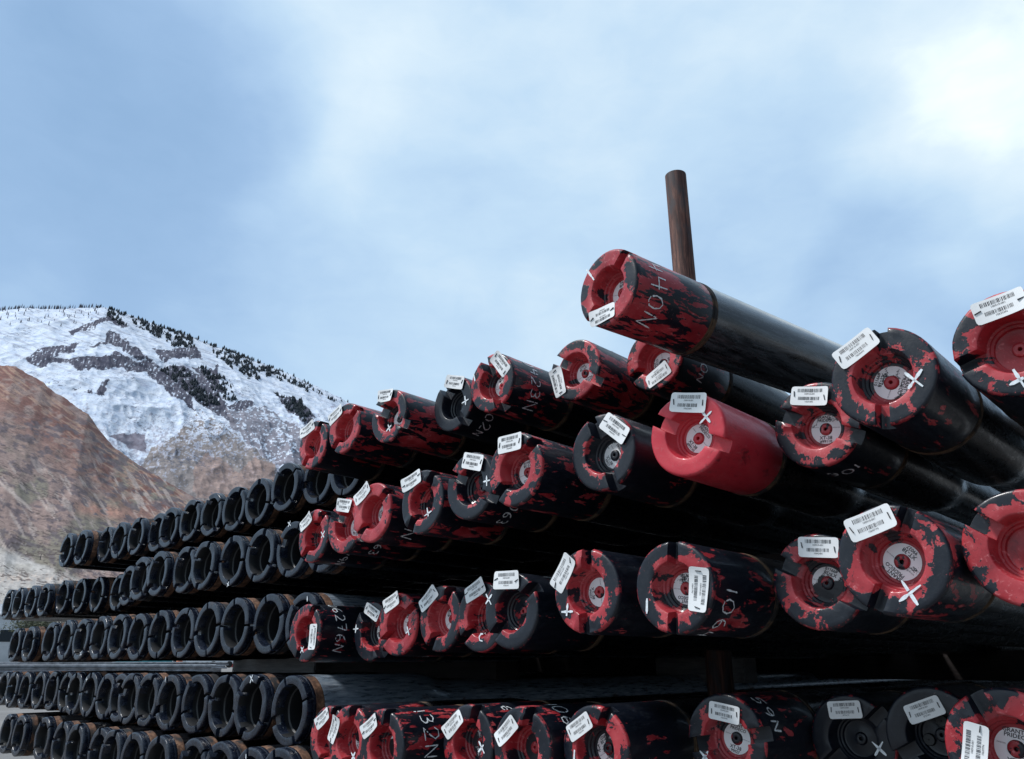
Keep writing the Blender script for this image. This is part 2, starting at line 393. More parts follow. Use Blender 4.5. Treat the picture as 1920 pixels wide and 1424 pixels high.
# ------------------------------------------------------------------ prototypes
RP, RB = .058, .070                      # pin pipe radius, box pipe radius
CAP_PROF = [(.001, -.66), (.035, -.66), (.04, -.50), (.105, -.495), (.13, -.51), (.14, -.56), (.36, -.56), (.405, -.555), (.42, -.49),
            (.465, -.47), (.475, -.42), (.515, -.40), (.535, -.25), (.555, -.06), (.575, -.012), (.60, 0), (.74, 0), (.86, 0), (.93, 0), (.965, -.008),
            (.988, -.03), (1.0, -.07), (1.0, -.18), (1.0, -.36), (1.0, -.6), (1.0, -1.2), (1.0, -2.0), (1.0, -2.8), (.985, -2.84), (.93, -2.86)]
def cap_mesh(i, hw=.145, dep=.36, lump=.004, depth2=None, opp=math.pi):
    me = slotted(CAP_PROF, RP, [(math.pi / 2 - 0.0, hw, dep, .53), (math.pi / 2 + opp, hw, depth2 or dep, .53)], 22, i, .0007, lump)
    me.materials.append(M_CAP)
    me = baked(me, [('BEVEL', dict(width=.0013, segments=2, limit_method='ANGLE', angle_limit=R_(38)))], 40); me.name = 'thread_protector'
    return me
CAPS = [cap_mesh(0), cap_mesh(1, .16, .40, .006), cap_mesh(2, .135, .33, .003), cap_mesh(3, .165, .38, .008, .28), cap_mesh(4, .15, .36, .002, None, math.pi * 1.04)]
RING_PROF = [(.55, -4.5), (.60, -2.2), (.64, -.9), (.655, -.46), (.70, -.43), (.712, -.30), (.738, -.03), (.752, 0), (.83, 0), (.90, 0), (.945, 0), (.972, -.012), (.986, -.04), (.986, -.20), (.97, -.205), (.97, -.235), (.99, -.24), (.99, -.31), (.97, -.33), (.90, -.335)]
def ring_mesh(i, big=0):
    ws = [(.06, .22), (.12, .17), (.06, .22), (.14, .17)] if not big else [(.065, .24), (.075, .22), (.16, .18), (.075, .22)]
    me = slotted(RING_PROF, RB, [(math.pi / 2 * k + (.10 if k % 2 else 0) + .07 * math.sin(i * 3 + k * 2), ws[k][0] * .78 * (1 + .3 * math.sin(i * 5 + k)), ws[k][1], .70) for k in range(4)], 10, 20 + i, .0006 + .0002 * i, .0)
    me.materials.append(M_RING); me.materials.append(M_BORE)
    for p in me.polygons:
        c = p.center
        if math.hypot(c.x, c.y) < .722 * RB and c.z < -.05 * RB: p.material_index = 1  # inner wall coloured dark for the shade inside the ring
    return baked(me, [('BEVEL', dict(width=.0010, segments=2, limit_method='ANGLE', angle_limit=R_(38)))], 40)
RINGS = [ring_mesh(0), ring_mesh(1, 1), ring_mesh(2), ring_mesh(3, 1), ring_mesh(4), ring_mesh(5)]
for r in RINGS: r.name = 'thread_protector'
def shoulder_mesh():
    v, f = lathe([(.90, -.33), (.965, -.335), (.985, -.36), (.992, -.54), (1.0, -.58), (.995, -.60), (.97, -.63)], 72)
    return mesh('box_shoulder', [(x * RB, y * RB, z * RB) for x, y, z in v], f, M_RUST, 35)
SHOULDER = shoulder_mesh()
def body_mesh(R, z0, zj, zt, rt, zend, m, name='pipe_body'):
    pr = [(R * .93, z0), (R, z0)]
    k = 10
    for i in range(1, k + 1): pr.append((R, z0 + (zj - z0) * i / k))
    for i in range(1, 7):
        s = i / 6; s2 = s * s * (3 - 2 * s); pr.append((R + (rt - R) * s2, zj + (zt - zj) * s))
    for i in range(1, 20): pr.append((rt, zt + (zend - zt) * i / 19))
    v, f = lathe(pr, 72, True); return mesh(name, v, f, m, 30)
BODY_B = body_mesh(RB, -.62 * RB, -.34, -.43, RB * .76, -8.8, M_BODYR)
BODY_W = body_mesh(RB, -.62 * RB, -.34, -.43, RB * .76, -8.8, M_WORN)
BODY_P = body_mesh(RP * .995, -2.95 * RP, -.42, -.52, RP * .80, -8.8, M_BODY)
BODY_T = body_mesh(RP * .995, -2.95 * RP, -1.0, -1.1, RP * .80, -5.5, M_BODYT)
v, f = lathe([(.93, -2.82), (.99, -2.83), (1.005, -2.86), (.97, -2.885), (.965, -2.90), (1.012, -2.92), (1.012, -3.02), (.99, -3.05)], 72)
SEAM = mesh('shoulder_ring', [(x * RP, y * RP, z * RP) for x, y, z in v], f, M_SEAM, 30)

# text
_tc = {}
def text2d(s, bold=False):
    if s in _tc: return _tc[s]
    c = bpy.data.curves.new('t', 'FONT'); c.body = s; c.resolution_u = 2; c.align_x = 'CENTER'; c.align_y = 'CENTER'
    if bold: c.offset = .012
    o = bpy.data.objects.new('t', c); col.objects.link(o)
    dg = bpy.context.evaluated_depsgraph_get(); dg.update()
    me = bpy.data.meshes.new_from_object(o.evaluated_get(dg)); bpy.data.objects.remove(o)
    vs = [tuple(v.co) for v in me.vertices]; fs = [tuple(p.vertices) for p in me.polygons]
    bpy.data.meshes.remove(me)
    _tc[s] = (vs, fs); return _tc[s]

# round centre sticker; worn variants
def label_mesh(nums, variant):
    mb = MB(); seg = 48; z0 = 0.0
    ri, ro = .148, .345
    v = []; 
    for r in (ri, (ri + ro) / 2, ro): v += [(r * RP * math.cos(2 * math.pi * i / seg), r * RP * math.sin(2 * math.pi * i / seg), .0006) for i in range(seg)]
    f = [(j * seg + i, (j + 1) * seg + i, (j + 1) * seg + (i + 1) % seg, j * seg + (i + 1) % seg) for j in range(2) for i in range(seg)]
    f = [q[::-1] for q in f]
    # orient up
    mb.add(v, [q[::-1] for q in f])
    lines = [('GRANT ™', .285, .078), ('PRIDECO', .205, .078), ('XT-38', -.205, .088), (nums, -.29, .072)]
    for s, y, h in lines:
        tv, tf = text2d(s, True)
        mb.add([(x * h * RP * 1.25, (y_ * h * 1.25 + y) * RP, .0010) for x, y_, z in tv], tf, 1)
    for s, x, y, h, a in (('MADE IN USA', .235, .03, .028, 0), ('PATENTED', -.235, .05, .028, 0)):
        tv, tf = text2d(s)
        mb.add([((x_ * h + x) * RP, (y_ * h + y) * RP, .0010) for x_, y_, z in tv], tf, 1)
    me = mb.mesh('round_label', [M_LABEL, M_INK]); return me
LABELS = {'#99110': label_mesh('#99110', 0), '99027': label_mesh('99027', 1)}

# barcode tag
TW, TH = .0500, .0252
def tag_mesh(num, bend, seed):
    rnd = random.Random(seed); mb = MB()
    def bz(x, y): return bend[0] * (x / TW * 2) ** 2 * .5 + bend[1] * (x / TW * 2) * (y / TH * 2) + bend[2] * (x / TW * 2) ** 3
    nx, ny = 14, 7; rc = .0022
    top = []
    for i in range(nx + 1):
        for j in range(ny + 1):
            x = -TW / 2 + TW * i / nx; y = -TH / 2 + TH * j / ny
            if (i in (0, nx)) and (j in (0, ny)):
                x -= math.copysign(rc * .45, x); y -= math.copysign(rc * .45, y)
            top.append((x, y, bz(x, y)))
    f = [(i * (ny + 1) + j, (i + 1) * (ny + 1) + j, (i + 1) * (ny + 1) + j + 1, i * (ny + 1) + j + 1) for i in range(nx) for j in range(ny)]
    mb.add(top, f)
    n = len(top); mb.add([(x, y, z - .0005) for x, y, z in top], [q[::-1] for q in f])
    edge = [i * (ny + 1) for i in range(nx + 1)] + [nx * (ny + 1) + j for j in range(1, ny + 1)] + [i * (ny + 1) + ny for i in range(nx - 1, -1, -1)] + [j for j in range(ny - 1, 0, -1)]
    for a, b in zip(edge, edge[1:] + edge[:1]): mb.f.append((a, a + n, b + n, b)); mb.m.append(0)
    def bars(x0, x1, y0, y1):
        x = x0
        while x < x1:
            w = rnd.choice([.0003, .0003, .0005, .0008]); g = rnd.choice([.0005, .0006, .0010])
            w = min(w, x1 - x)
            if w > .0002:
                mb.add([(a, b, bz(a, b) + .00025) for a, b in ((x, y0), (x + w, y0), (x + w, y1), (x, y1))], [(0, 1, 2, 3)], 1)
            x += w + g
    bars(-.0165, .0165, .0048, .0096)
    bars(-.0150, .0130, -.0056, -.0012)
    for s, y, h in (('100910-001', .0026, .0030), (num, -.0078, .0030)):
        tv, tf = text2d(s)
        mb.add([(x * h - .0005, y_ * h + y, bz(x * h, y_ * h + y) + .00025) for x, y_, z in tv], tf, 1)
    return mb.mesh('barcode_tag', [M_TAG, M_INK]), bz
def staple_mesh(x, y, ang, bz, ln=.0072):
    dx, dy = math.cos(ang) * ln / 2, math.sin(ang) * ln / 2; px, py = -math.sin(ang) * .00045, math.cos(ang) * .00045
    z = bz(x, y)
    v = []
    for s in (-1, 1):
        for q in (-1, 1):
            for zz in (-.001, .0011): v.append((x + s * dx + q * px, y + s * dy + q * py, z + zz))
    f = [(0, 1, 3, 2), (4, 6, 7, 5), (0, 4, 5, 1), (2, 3, 7, 6), (0, 2, 6, 4), (1, 5, 7, 3)]
    return mesh('staple', v, f, M_STAPLE)

# hand-painted strokes
G = {'0': [[(.5, 1), (.15, .8), (.05, .45), (.2, .08), (.5, 0), (.82, .15), (.92, .55), (.8, .88), (.5, 1)]],
     '1': [[(.45, 1), (.5, 0)]],
     '2': [[(.08, .78), (.3, 1), (.7, .98), (.88, .72), (.6, .4), (.05, .03), (.95, .04)]],
     '3': [[(.1, .92), (.5, 1), (.85, .82), (.75, .58), (.4, .52), (.82, .42), (.9, .2), (.6, 0), (.1, .06)]],
     '4': [[(.2, 1), (.12, .48), (.9, .5)], [(.75, 1), (.68, 0)]],
     '5': [[(.9, 1), (.25, .98), (.15, .58), (.6, .6), (.88, .38), (.75, .08), (.4, 0), (.08, .1)]],
     '6': [[(.75, 1), (.3, .75), (.1, .35), (.25, .04), (.65, 0), (.88, .22), (.7, .45), (.3, .42), (.12, .25)]],
     '7': [[(.05, .96), (.92, 1), (.45, 0)], [(.3, .5), (.8, .55)]],
     '8': [[(.5, .54), (.15, .76), (.5, 1), (.85, .78), (.5, .54), (.1, .24), (.5, 0), (.9, .26), (.5, .54)]],
     '9': [[(.88, .7), (.6, .45), (.2, .55), (.12, .85), (.5, 1), (.85, .85), (.85, .4), (.6, 0)]],
     'N': [[(.05, 0), (.15, 1), (.85, .02), (.98, 1)]],
     'X': [[(.05, .95), (.95, .05)], [(.9, 1), (.12, 0)]], 'C': [[(.9, .95), (.4, 1), (.1, .6), (.2, .15), (.8, 0)]],
     'I': [[(.5, 1), (.45, 0)]], '+': [[(.5, 1), (.5, 0)], [(0, .45), (1, .5)]]}
def ribbon(mb, pts, w, fmap, rnd):
    P = []
    for (a, b), (c, d) in zip(pts, pts[1:]):
        n = max(2, int(math.hypot(c - a, d - b) / (w * 1.2)))
        for i in range(n): P.append((a + (c - a) * i / n, b + (d - b) * i / n))
    P.append(pts[-1]); V = []; Fs = []
    for i, (x, y) in enumerate(P):
        a = P[max(0, i - 1)]; b = P[min(len(P) - 1, i + 1)]
        dx, dy = b[0] - a[0], b[1] - a[1]; l = math.hypot(dx, dy) or 1
        ww = w * .5 * (.6 + .75 * rnd.random()) * (.6 if i in (0, len(P) - 1) else 1)
        ex, ey = -dy / l * ww, dx / l * ww
        V += [fmap(x + ex, y + ey, 0), fmap(x - ex, y - ey, 0)]
        if i and rnd.random() > .05: k = 2 * i; Fs.append((k - 2, k - 1, k + 1, k))
    mb.add(V, Fs)
def face_mark(ch, x, y, size, ang, w=.0032, seed=1):
    rnd = random.Random(seed); mb = MB(); ca, sa = math.cos(ang), math.sin(ang)
    def fm(a, b, c): return (x + a * ca - b * sa, y + a * sa + b * ca, .0011)
    for st in G[ch]:
        ribbon(mb, [((a - .5) * size + rnd.uniform(-1, 1) * size * .05, (b - .5) * size + rnd.uniform(-1, 1) * size * .05) for a, b in st], w, fm, rnd)
    return mb.mesh('paint_mark', M_CHALK)
def body_text(s, th0, off, h, R, w=.0017, seed=1, adv=.80):
    """writing that runs down round the pipe, letter tops pointing along the pipe; th0 = degrees from the top towards +x"""
    rnd = random.Random(seed); mb = MB(); cx = 0.0
    def fm(a, b, c):
        th = R_(th0) + a / R
        rr = R + .0007; return (rr * math.sin(th), rr * math.cos(th), -off - b)
    for ch in s:
        if ch == ' ': cx += h * .6; continue
        hh = h * rnd.uniform(.88, 1.1); wd = hh * (.72 if ch != '1' else .3); yo = rnd.uniform(-.08, .08) * h; sl = rnd.uniform(-.12, .12)
        for st in G[ch]:
            ribbon(mb, [(cx + a * wd + (b - .5) * sl * hh, b * hh + yo) for a, b in st], w, fm, rnd)
        cx += wd + h * .18
    return mb.mesh('painted_number', M_CHALK)

# ------------------------------------------------------------------ the two stacks of pipe
HD = 43.5                                    # heading of the pipes, degrees right of the view
POS = {
    'A': [(122.8, 1031.8, 3.1502), (150.8, 1026.3, 3.0657), (195.5, 1021.2, 3.0014), (221.7, 1013.3, 2.908), (253.7, 1005.5, 2.8075), (293, 998.3, 2.7258), (315, 989.2, 2.6132), (354.2, 975.8, 2.5287), (394.7, 964.7, 2.44), (437.2, 954.2, 2.3487), (481.7, 940, 2.2503), (532.5, 912.8, 2.1488), (594, 898, 2.0672), (648, 880, 1.97)],
    'B': [(12.8, 1133.8, 3.5915), (32, 1131, 3.5012), (56.7, 1128, 3.3678), (80.8, 1125.2, 3.2794), (115.5, 1119.7, 3.2068), (147.5, 1117.2, 3.0995), (180.5, 1115, 3.017), (220, 1110.8, 2.91), (238, 1098.3, 2.6993), (260.8, 1084.7, 2.4735), (294.2, 1075.5, 2.3795), (343, 1068.3, 2.2927), (379.5, 1060, 2.1945), (433, 1051.3, 2.1105), (486.3, 1041, 1.9866), (546, 1030, 1.8986), (604, 1018, 1.8025)],
    'C': [(26.3, 1209.7, 3.2708), (52.5, 1208, 3.1187), (90.8, 1203.3, 2.8558), (121.2, 1200.3, 2.7477), (150.3, 1199.2, 2.6568), (183.8, 1195.8, 2.5457), (218.3, 1193.7, 2.442), (255.8, 1194.2, 2.352), (296.7, 1189.2, 2.2633), (341.3, 1186.7, 2.1752), (386.7, 1180, 1.9988), (438.3, 1174.2, 1.9089), (501.7, 1169.2, 1.8243), (565.8, 1170, 1.7226)],
    'D': [(4.2, 1290.8, 3.2913), (21.2, 1293.7, 3.1329), (45, 1295, 3.0447), (70.8, 1295, 2.9492), (95.3, 1296, 2.8582), (122, 1298.3, 2.7598), (137.5, 1300.8, 2.6274), (165.3, 1302.8, 2.511), (195.8, 1306, 2.4192), (221.3, 1308.3, 2.3184), (239.2, 1310.3, 2.2079), (273, 1312.5, 2.1105), (313.8, 1317.2, 2.0158), (363.8, 1320, 1.9116), (416.7, 1323, 1.819), (467.5, 1325.8, 1.7212), (540.8, 1332.5, 1.6006)],
    'E': [(10, 1376, 2.899), (33.7, 1380, 2.7776), (77.5, 1385.8, 2.6036), (110.7, 1397.7, 2.4173), (136.7, 1403.7, 2.3204), (181.7, 1414.3, 2.1767), (204, 1420.3, 2.071), (245, 1427.7, 1.9713), (291, 1437.3, 1.8645), (356.7, 1444.7, 1.7834), (406.7, 1455, 1.6881), (465, 1469.7, 1.594), (518.3, 1475, 1.4916)],
    'R1': [(586, 834, 1.7854), (645, 803, 1.7001), (728, 780, 1.6026), (848, 757, 1.5463), (921, 717, 1.4466), (1077, 693, 1.392), (1225, 673, 1.3396)],
    'R2': [(587, 1005, 1.6681), (645, 985, 1.5858), (697, 961, 1.4732), (790, 941, 1.3671), (880, 911, 1.2925), (965, 880, 1.1815), (1129, 847, 1.1168), (1287, 814, 1.0229), (1530, 796, 1.0006), (1653, 705, 0.8597), (1900, 641, 0.7879)],
    'R3': [(571, 1187, 1.5898), (695, 1184, 1.5518), (745, 1171, 1.4551), (824, 1160, 1.3837), (900, 1157, 1.2976), (957, 1145, 1.1882), (1098, 1108, 1.0577), (1262, 1101, 0.9685), (1532, 1090, 0.94), (1672, 1049, 0.8063), (1925, 1026, 0.748)],
    'R4': [(613, 1386, 1.4421), (652, 1390, 1.3424), (715, 1402, 1.2375), (876, 1396, 1.1911), (977, 1405, 1.1121), (1115, 1407, 1.0517), (1360, 1388, 1.0227), (1598, 1388, 1.0373), (1752, 1382, 0.938), (1892, 1410, 0.7417)],
    'T': [(1138, 539, 1.0875)],
}
def frame(heading):
    h = R_(heading); pd = Vector((math.sin(h), math.cos(h), 0)); ux = Vector((math.cos(h), -math.sin(h), 0))
    return Matrix(((ux.x, 0, -pd.x), (ux.y, 0, -pd.y), (0, 1, 0)))
def empty(name, loc, rot):
    o = bpy.data.objects.new(name, None); col.objects.link(o); o.empty_display_size = .05
    o.matrix_world = Matrix.Translation(loc) @ rot.to_4x4(); return o

# --- left stack: open box ends
ORD = ['first', 'second', 'third', 'fourth', 'fifth', 'sixth', 'seventh', 'eighth', 'ninth', 'tenth', 'eleventh', 'twelfth', 'thirteenth',
       'fourteenth', 'fifteenth', 'sixteenth', 'seventeenth']
ROWN = {'A': 'top', 'B': 'second', 'C': 'middle', 'D': 'fourth', 'E': 'bottom'}
box_proto = empty('drill_pipe', (0, 0, -50), Matrix.Identity(3))
_ring = link('thread_protector', RINGS[0], box_proto); _sh = link('box_shoulder', SHOULDER, box_proto); _bd = link('pipe_body', BODY_B, box_proto)
rb = random.Random(11); first = True; LEFT = {}
for row in 'ABCDE':
    for i, (x, y, dep) in enumerate(POS[row]):
        if first: o, r, s, b = box_proto, _ring, _sh, _bd; first = False
        else:
            o = box_proto.copy(); col.objects.link(o)
            r = _ring.copy(); s = _sh.copy(); b = _bd.copy()
            for c in (r, s, b): col.objects.link(c); c.parent = o
        n = len(POS[row])
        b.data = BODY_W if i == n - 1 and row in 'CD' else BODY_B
        nm = ORD[i] + ' from left' if i < n - 3 else ('last' if i == n - 1 else ORD[n - 1 - i] + ' from right') 
        o.matrix_world = Matrix.Translation(at(x, y, dep)) @ frame(HD - 1.0 + rb.uniform(-.25, .25)).to_4x4()
        LEFT[row, i] = o
        spin = Matrix.Rotation(rb.uniform(-.8, .8), 4, 'Z')
        r.data = rb.choice(RINGS); r.matrix_local = spin; s.matrix_local = Matrix.Rotation(rb.uniform(0, 6), 4, 'Z'); b.matrix_local = Matrix.Rotation(rb.uniform(0, 6), 4, 'Z')
        tag(o, 'open black pipe, %s in the %s row of left stack' % (nm if nm != 'last' else 'rightmost', ROWN[row]), 'drill pipe', 'open-ended drill pipes in the left stack')

# small paint-marker crosses on some of the open ends
bpy.context.view_layer.update()
def facept(o, x, y):
    mi = o.matrix_world.inverted(); p = mi @ Vector((0, 0, CZ)); q = mi @ (Vector((0, 0, CZ)) + ray(x, y)); d = q - p
    k = (0.0 - p.z) / d.z; h = p + d * k; return h.x, h.y
for row, i, mx, my, sz, ch in (('D', 15, 472, 1273, .016, 'X'), ('B', 15, 543, 983, .013, 'X'), ('D', 7, 163, 1274, .014, '+'), ('D', 12, 311, 1274, .014, 'I'), ('B', 13, 428, 1096, .012, 'X'),
                               ('C', 5, 152, 1226, .014, 'X'), ('D', 10, 263, 1351, .014, 'X'), ('E', 11, 462, 1417, .015, 'I'), ('C', 13, 577, 1123, .012, 'I'), ('D', 6, 130, 1286, .014, 'I')):
    o = LEFT[row, i]; fx, fy = facept(o, mx, my); link('paint_mark', face_mark(ch, fx, fy, sz, .2, .0026, int(mx)), o)

# --- right stack: capped pin ends.   key: (slot angle cw, black, label rot cw or None, label num, wear, tag px or None, serial, X marks, body text, description)
FACE = [
 ('R1', 0, 32, .46, None, '', .3, (566.3, 815.7, 589.9, 794.7), '106389N', [], None, 'leftmost red-capped pipe of the top row, tag on its upper left rim'),
 ('R1', 1, 48, .40, None, '', .3, (617.2, 791, 642.8, 765.8), '106402N', [], None, 'red-capped pipe second from the left in the top row, tag sticking up'),
 ('R1', 2, -62, .50, 190, '99027', .3, (708.5, 745, 737.6, 740.2), '106415N', [('X', 730, 803, .017, 20)], None, 'top-row capped pipe with pink-scraped flank, left of the all-black cap'),
 ('R1', 3, -38, 1.3, None, '', .9, (838.9, 715.5, 870.8, 718.8), '97361N', [('+', 873, 752, .022, -10)], ('02N', 112, .045, .021), 'top-row pipe with an all-black cap and one white tag'),
 ('R1', 4, -22, .47, 175, '#99110', .15, (928.4, 667.4, 951, 699), '106423N', [('I', 890, 708, .020, -20)], ('0423N', 34, .050, .0255), 'top-row capped pipe with 0423N painted down its flank'),
 ('R1', 5, -55, .44, 160, '99027', .35, (1052.8, 741.7, 1041.9, 692.8), '106431N', [], ('C', 25, .075, .02), 'top-row capped pipe with its tag hanging upright on the lower left'),
 ('R1', 6, 70, .42, 270, '#99110', .2, (1255.5, 686.8, 1213.7, 719.8), '106396N', [], ('0N', 95, .06, .02), 'capped pipe half hidden right under the highest pipe'),
 ('R2', 0, 35, .44, None, '', .9, (564.5, 990.9, 586.4, 966.1), '106378N', [('X', 606, 1003, .016, 0)], ('79N', 120, .05, .018), 'leftmost red-capped pipe of the second row, tag on its upper left'),
 ('R2', 1, -58, .42, 165, '99027', .2, (633.4, 946.4, 660.4, 950.2), '106363N', [], ('63', 130, .05, .018), 'second-row capped pipe with its square-on tag, squeezed between two red caps'),
 ('R2', 2, 50, .34, 100, '99027', .1, (668.7, 941.4, 694.3, 910.3), '106310N', [], ('10N', 88, .045, .025), 'third capped pipe of the second row with 10N painted on its flank'),
 ('R2', 3, 32, .52, None, '', .6, (757, 913.6, 790.5, 890.6), '106375N', [('X', 803, 963, .018, 30)], None, 'second-row capped pipe with a black-blotched cap and a red streaked underside'),
 ('R2', 4, -60, .58, None, '', .9, (868.2, 862.8, 908, 869.8), '106063N', [('+', 913, 902, .019, 0)], ('063', 118, .05, .02), 'second-row capped pipe with mostly black cap, its centre black with red hub'),
 ('R2', 5, 48, .45, 172, '#99110', .1, (933.7, 837, 981, 826), '106440N', [], None, 'second-row capped pipe with broad red face and tag over its top edge'),
 ('R2', 6, -18, .60, 60, '99027', .5, (1132.5, 787, 1177, 821), '106407N', [], None, 'capped pipe with nearly black rim face, left of the bright red cap'),
 ('R2', 7, -58, .02, 55, '#99110', .0, (1260.8, 755.3, 1325.8, 756.3), '106526N', [('X', 1324, 782, .020, 15)], None, 'pipe with a clean bright red cap and no black paint'),
 ('R2', 8, -63, .50, 8, '#99110', .25, (1484.6, 743.3, 1555, 743.6), '106418N', [], ('106', 150, .04, .018), 'capped pipe right of the bright red one, sticker reading upright'),
 ('R2', 9, 8, .50, 118, '#99110', .35, (1572, 681.2, 1640.8, 627.6), '106466N', [('X', 1715, 712, .022, 8)], None, 'large capped pipe against the sky with tilted tag and white cross'),
 ('R2', 10, 76, .42, None, '', .3, (1826.5, 593.9, 1925, 557), '106332N', [('X', 1912, 712, .020, 30)], ('106', 140, .06, .02), 'capped pipe cut by the right edge, highest of the right row'),
 ('R3', 0, 28, .48, None, '', .8, (589.6, 1170.2, 585.5, 1218.6), '106276N', [('X', 567, 1219, .014, 0)], ('06276N', 12, .040, .0205), 'leftmost red-capped pipe of the third row with 06276N painted on it'),
 ('R3', 1, -38, .50, 200, '99027', .6, (687.6, 1139, 710, 1157.2), '106398N', [('+', 668, 1179, .020, 0)], None, 'third-row capped pipe half hidden behind its neighbour, tag leaning down right'),
 ('R3', 2, 55, .38, 10, '99027', .25, (720, 1140, 750.5, 1118.8), '106373N', [('X', 766, 1183, .015, 20)], ('9', 165, .05, .02), 'third capped pipe of the third row with wide red face'),
 ('R3', 3, 27, .50, 150, '99027', .5, (790.9, 1139.8, 818.8, 1105), '106387N', [], None, 'third-row capped pipe standing alone with steep tag above its left edge'),
 ('R3', 4, 50, .48, None, '', .5, (873.5, 1119.8, 911, 1093.8), '106342N', [('C', 903, 1196, .014, 0)], None, 'third-row capped pipe mostly hidden behind a black-faced cap'),
 ('R3', 5, 54, .63, None, '', 1.0, (927.5, 1088.9, 975.3, 1086.9), '97361N', [('X', 917, 1124, .018, 10)], ('19', 22, .05, .02), 'third-row pipe with mostly black cap face and level tag on top'),
 ('R3', 6, 5, .47, 85, '99027', .25, (1042.5, 1105, 1073.3, 1044), '106319N', [('+', 1064, 1146, .023, 5)], None, 'third-row capped pipe with steep tag on its upper left and white cross'),
 ('R3', 7, 5, .52, 190, '#99110', .30, (1313.5, 1064.3, 1308.3, 1147.5), '106417N', [('I', 1215, 1137, .022, 0)], ('1064', 92, .028, .026), 'third-row capped pipe with its tag stapled upright on the right'),
 ('R3', 8, -60, .50, 205, '#99110', .65, (1499.2, 1026.1, 1572.9, 1027.7), '106424N', [], None, 'capped pipe with a soiled black sticker, left of the pipe with tag 106471N'),
 ('R3', 9, 27, .48, 228, '99027', .20, (1591.9, 998.8, 1676.5, 963.9), '106471N', [('X', 1706, 1112, .026, 20)], None, 'big capped pipe with tag 106471N and a white sticker reading sideways'),
 ('R3', 10, -52, .40, None, '', .3, None, '', [], None, 'capped pipe without a tag cut by the right edge'),
 ('R4', 0, 20, .44, None, '', .4, (595, 1359.7, 618, 1335.2), '106289N', [], None, 'leftmost red-capped pipe of the lowest row, mostly hidden behind its neighbour'),
 ('R4', 1, 12, .46, 40, '99027', .6, (620.6, 1391.2, 634.9, 1343.9), '106377N', [('X', 663, 1419, .015, 0)], None, 'second capped pipe of the lowest row with steep tag on its left rim'),
 ('R4', 2, 15, .52, 60, '99027', .7, (682, 1375, 708.8, 1348.2), '106132N', [], ('132N', 22, .045, .026), 'lowest-row capped pipe with 132N painted on its flank'),
 ('R4', 3, 20, .52, 40, '99027', .7, (836.6, 1376.4, 865.6, 1340.8), '106281N', [('X', 904, 1402, .018, 10)], ('630', 22, .05, .021), 'lowest-row capped pipe with 630 painted on its flank'),
 ('R4', 4, 20, .50, 70, '99027', .8, (935.4, 1389, 966.8, 1351), '106630N', [], ('106454', 4, .045, .024), 'lowest-row capped pipe with 106454 painted down its flank'),
 ('R4', 5, 25, .47, 150, '99027', .5, (1067.7, 1378.2, 1108.2, 1347.4), '106454N', [('I', 1078, 1419, .018, 0)], None, 'lowest-row capped pipe with half-worn speckled sticker, nothing written on its flank'),
 ('R4', 6, 80, .48, 15, '99027', .35, (1333, 1330.3, 1387.7, 1343.3), '106359N', [('X', 1322, 1419, .016, 0)], ('59N', 25, .03, .021), 'lowest-row capped pipe with 59N painted on its flank'),
 ('R4', 7, 50, 1.3, None, '', 1.0, (1556.7, 1332, 1615.7, 1330), '87361N', [('X', 1648, 1403, .020, 0)], None, 'lowest-row pipe with flat black cap and white cross on the right'),
 ('R4', 8, 68, 1.3, None, 'holes', 1.0, (1705, 1341.3, 1763.7, 1320.7), '87374N', [], None, 'lowest-row pipe with dusty black cap with three round holes'),
 ('R4', 9, -22, .42, 12, '#99110', .15, (1826.7, 1440, 1832, 1362.7), '106397N', [], None, 'red-capped pipe in the bottom right corner with upright tag'),
 ('T', 0, 45, .40, 195, '#99110', .40, (1152.7, 579.4, 1109.6, 602), '106440N', [('I', 1108, 515, .030, -30)], ('440N', 55, .030, .0290), 'highest pipe lying askew on top, 440N painted on its red collar'),
]
FLANK = {('T', 0): .47, ('R1', 2): .50, ('R1', 4): .56, ('R1', 5): .50, ('R3', 7): .58, ('R3', 9): .54, ('R2', 5): .56, ('R1', 1): .52, ('R4', 2): .56, ('R2', 3): .52}
def facept(o, x, y):
    """where the sight line through a photo point meets the cap's end plane, in the cap's own coordinates"""
    mi = o.matrix_world.inverted(); p = mi @ Vector((0, 0, CZ)); q = mi @ (Vector((0, 0, CZ)) + ray(x, y)); d = q - p
    k = (0.0 - p.z) / d.z; h = p + d * k; return h.x, h.y
rc = random.Random(5)
def rot_cw(deg): return Matrix.Rotation(-R_(deg), 4, 'Z')
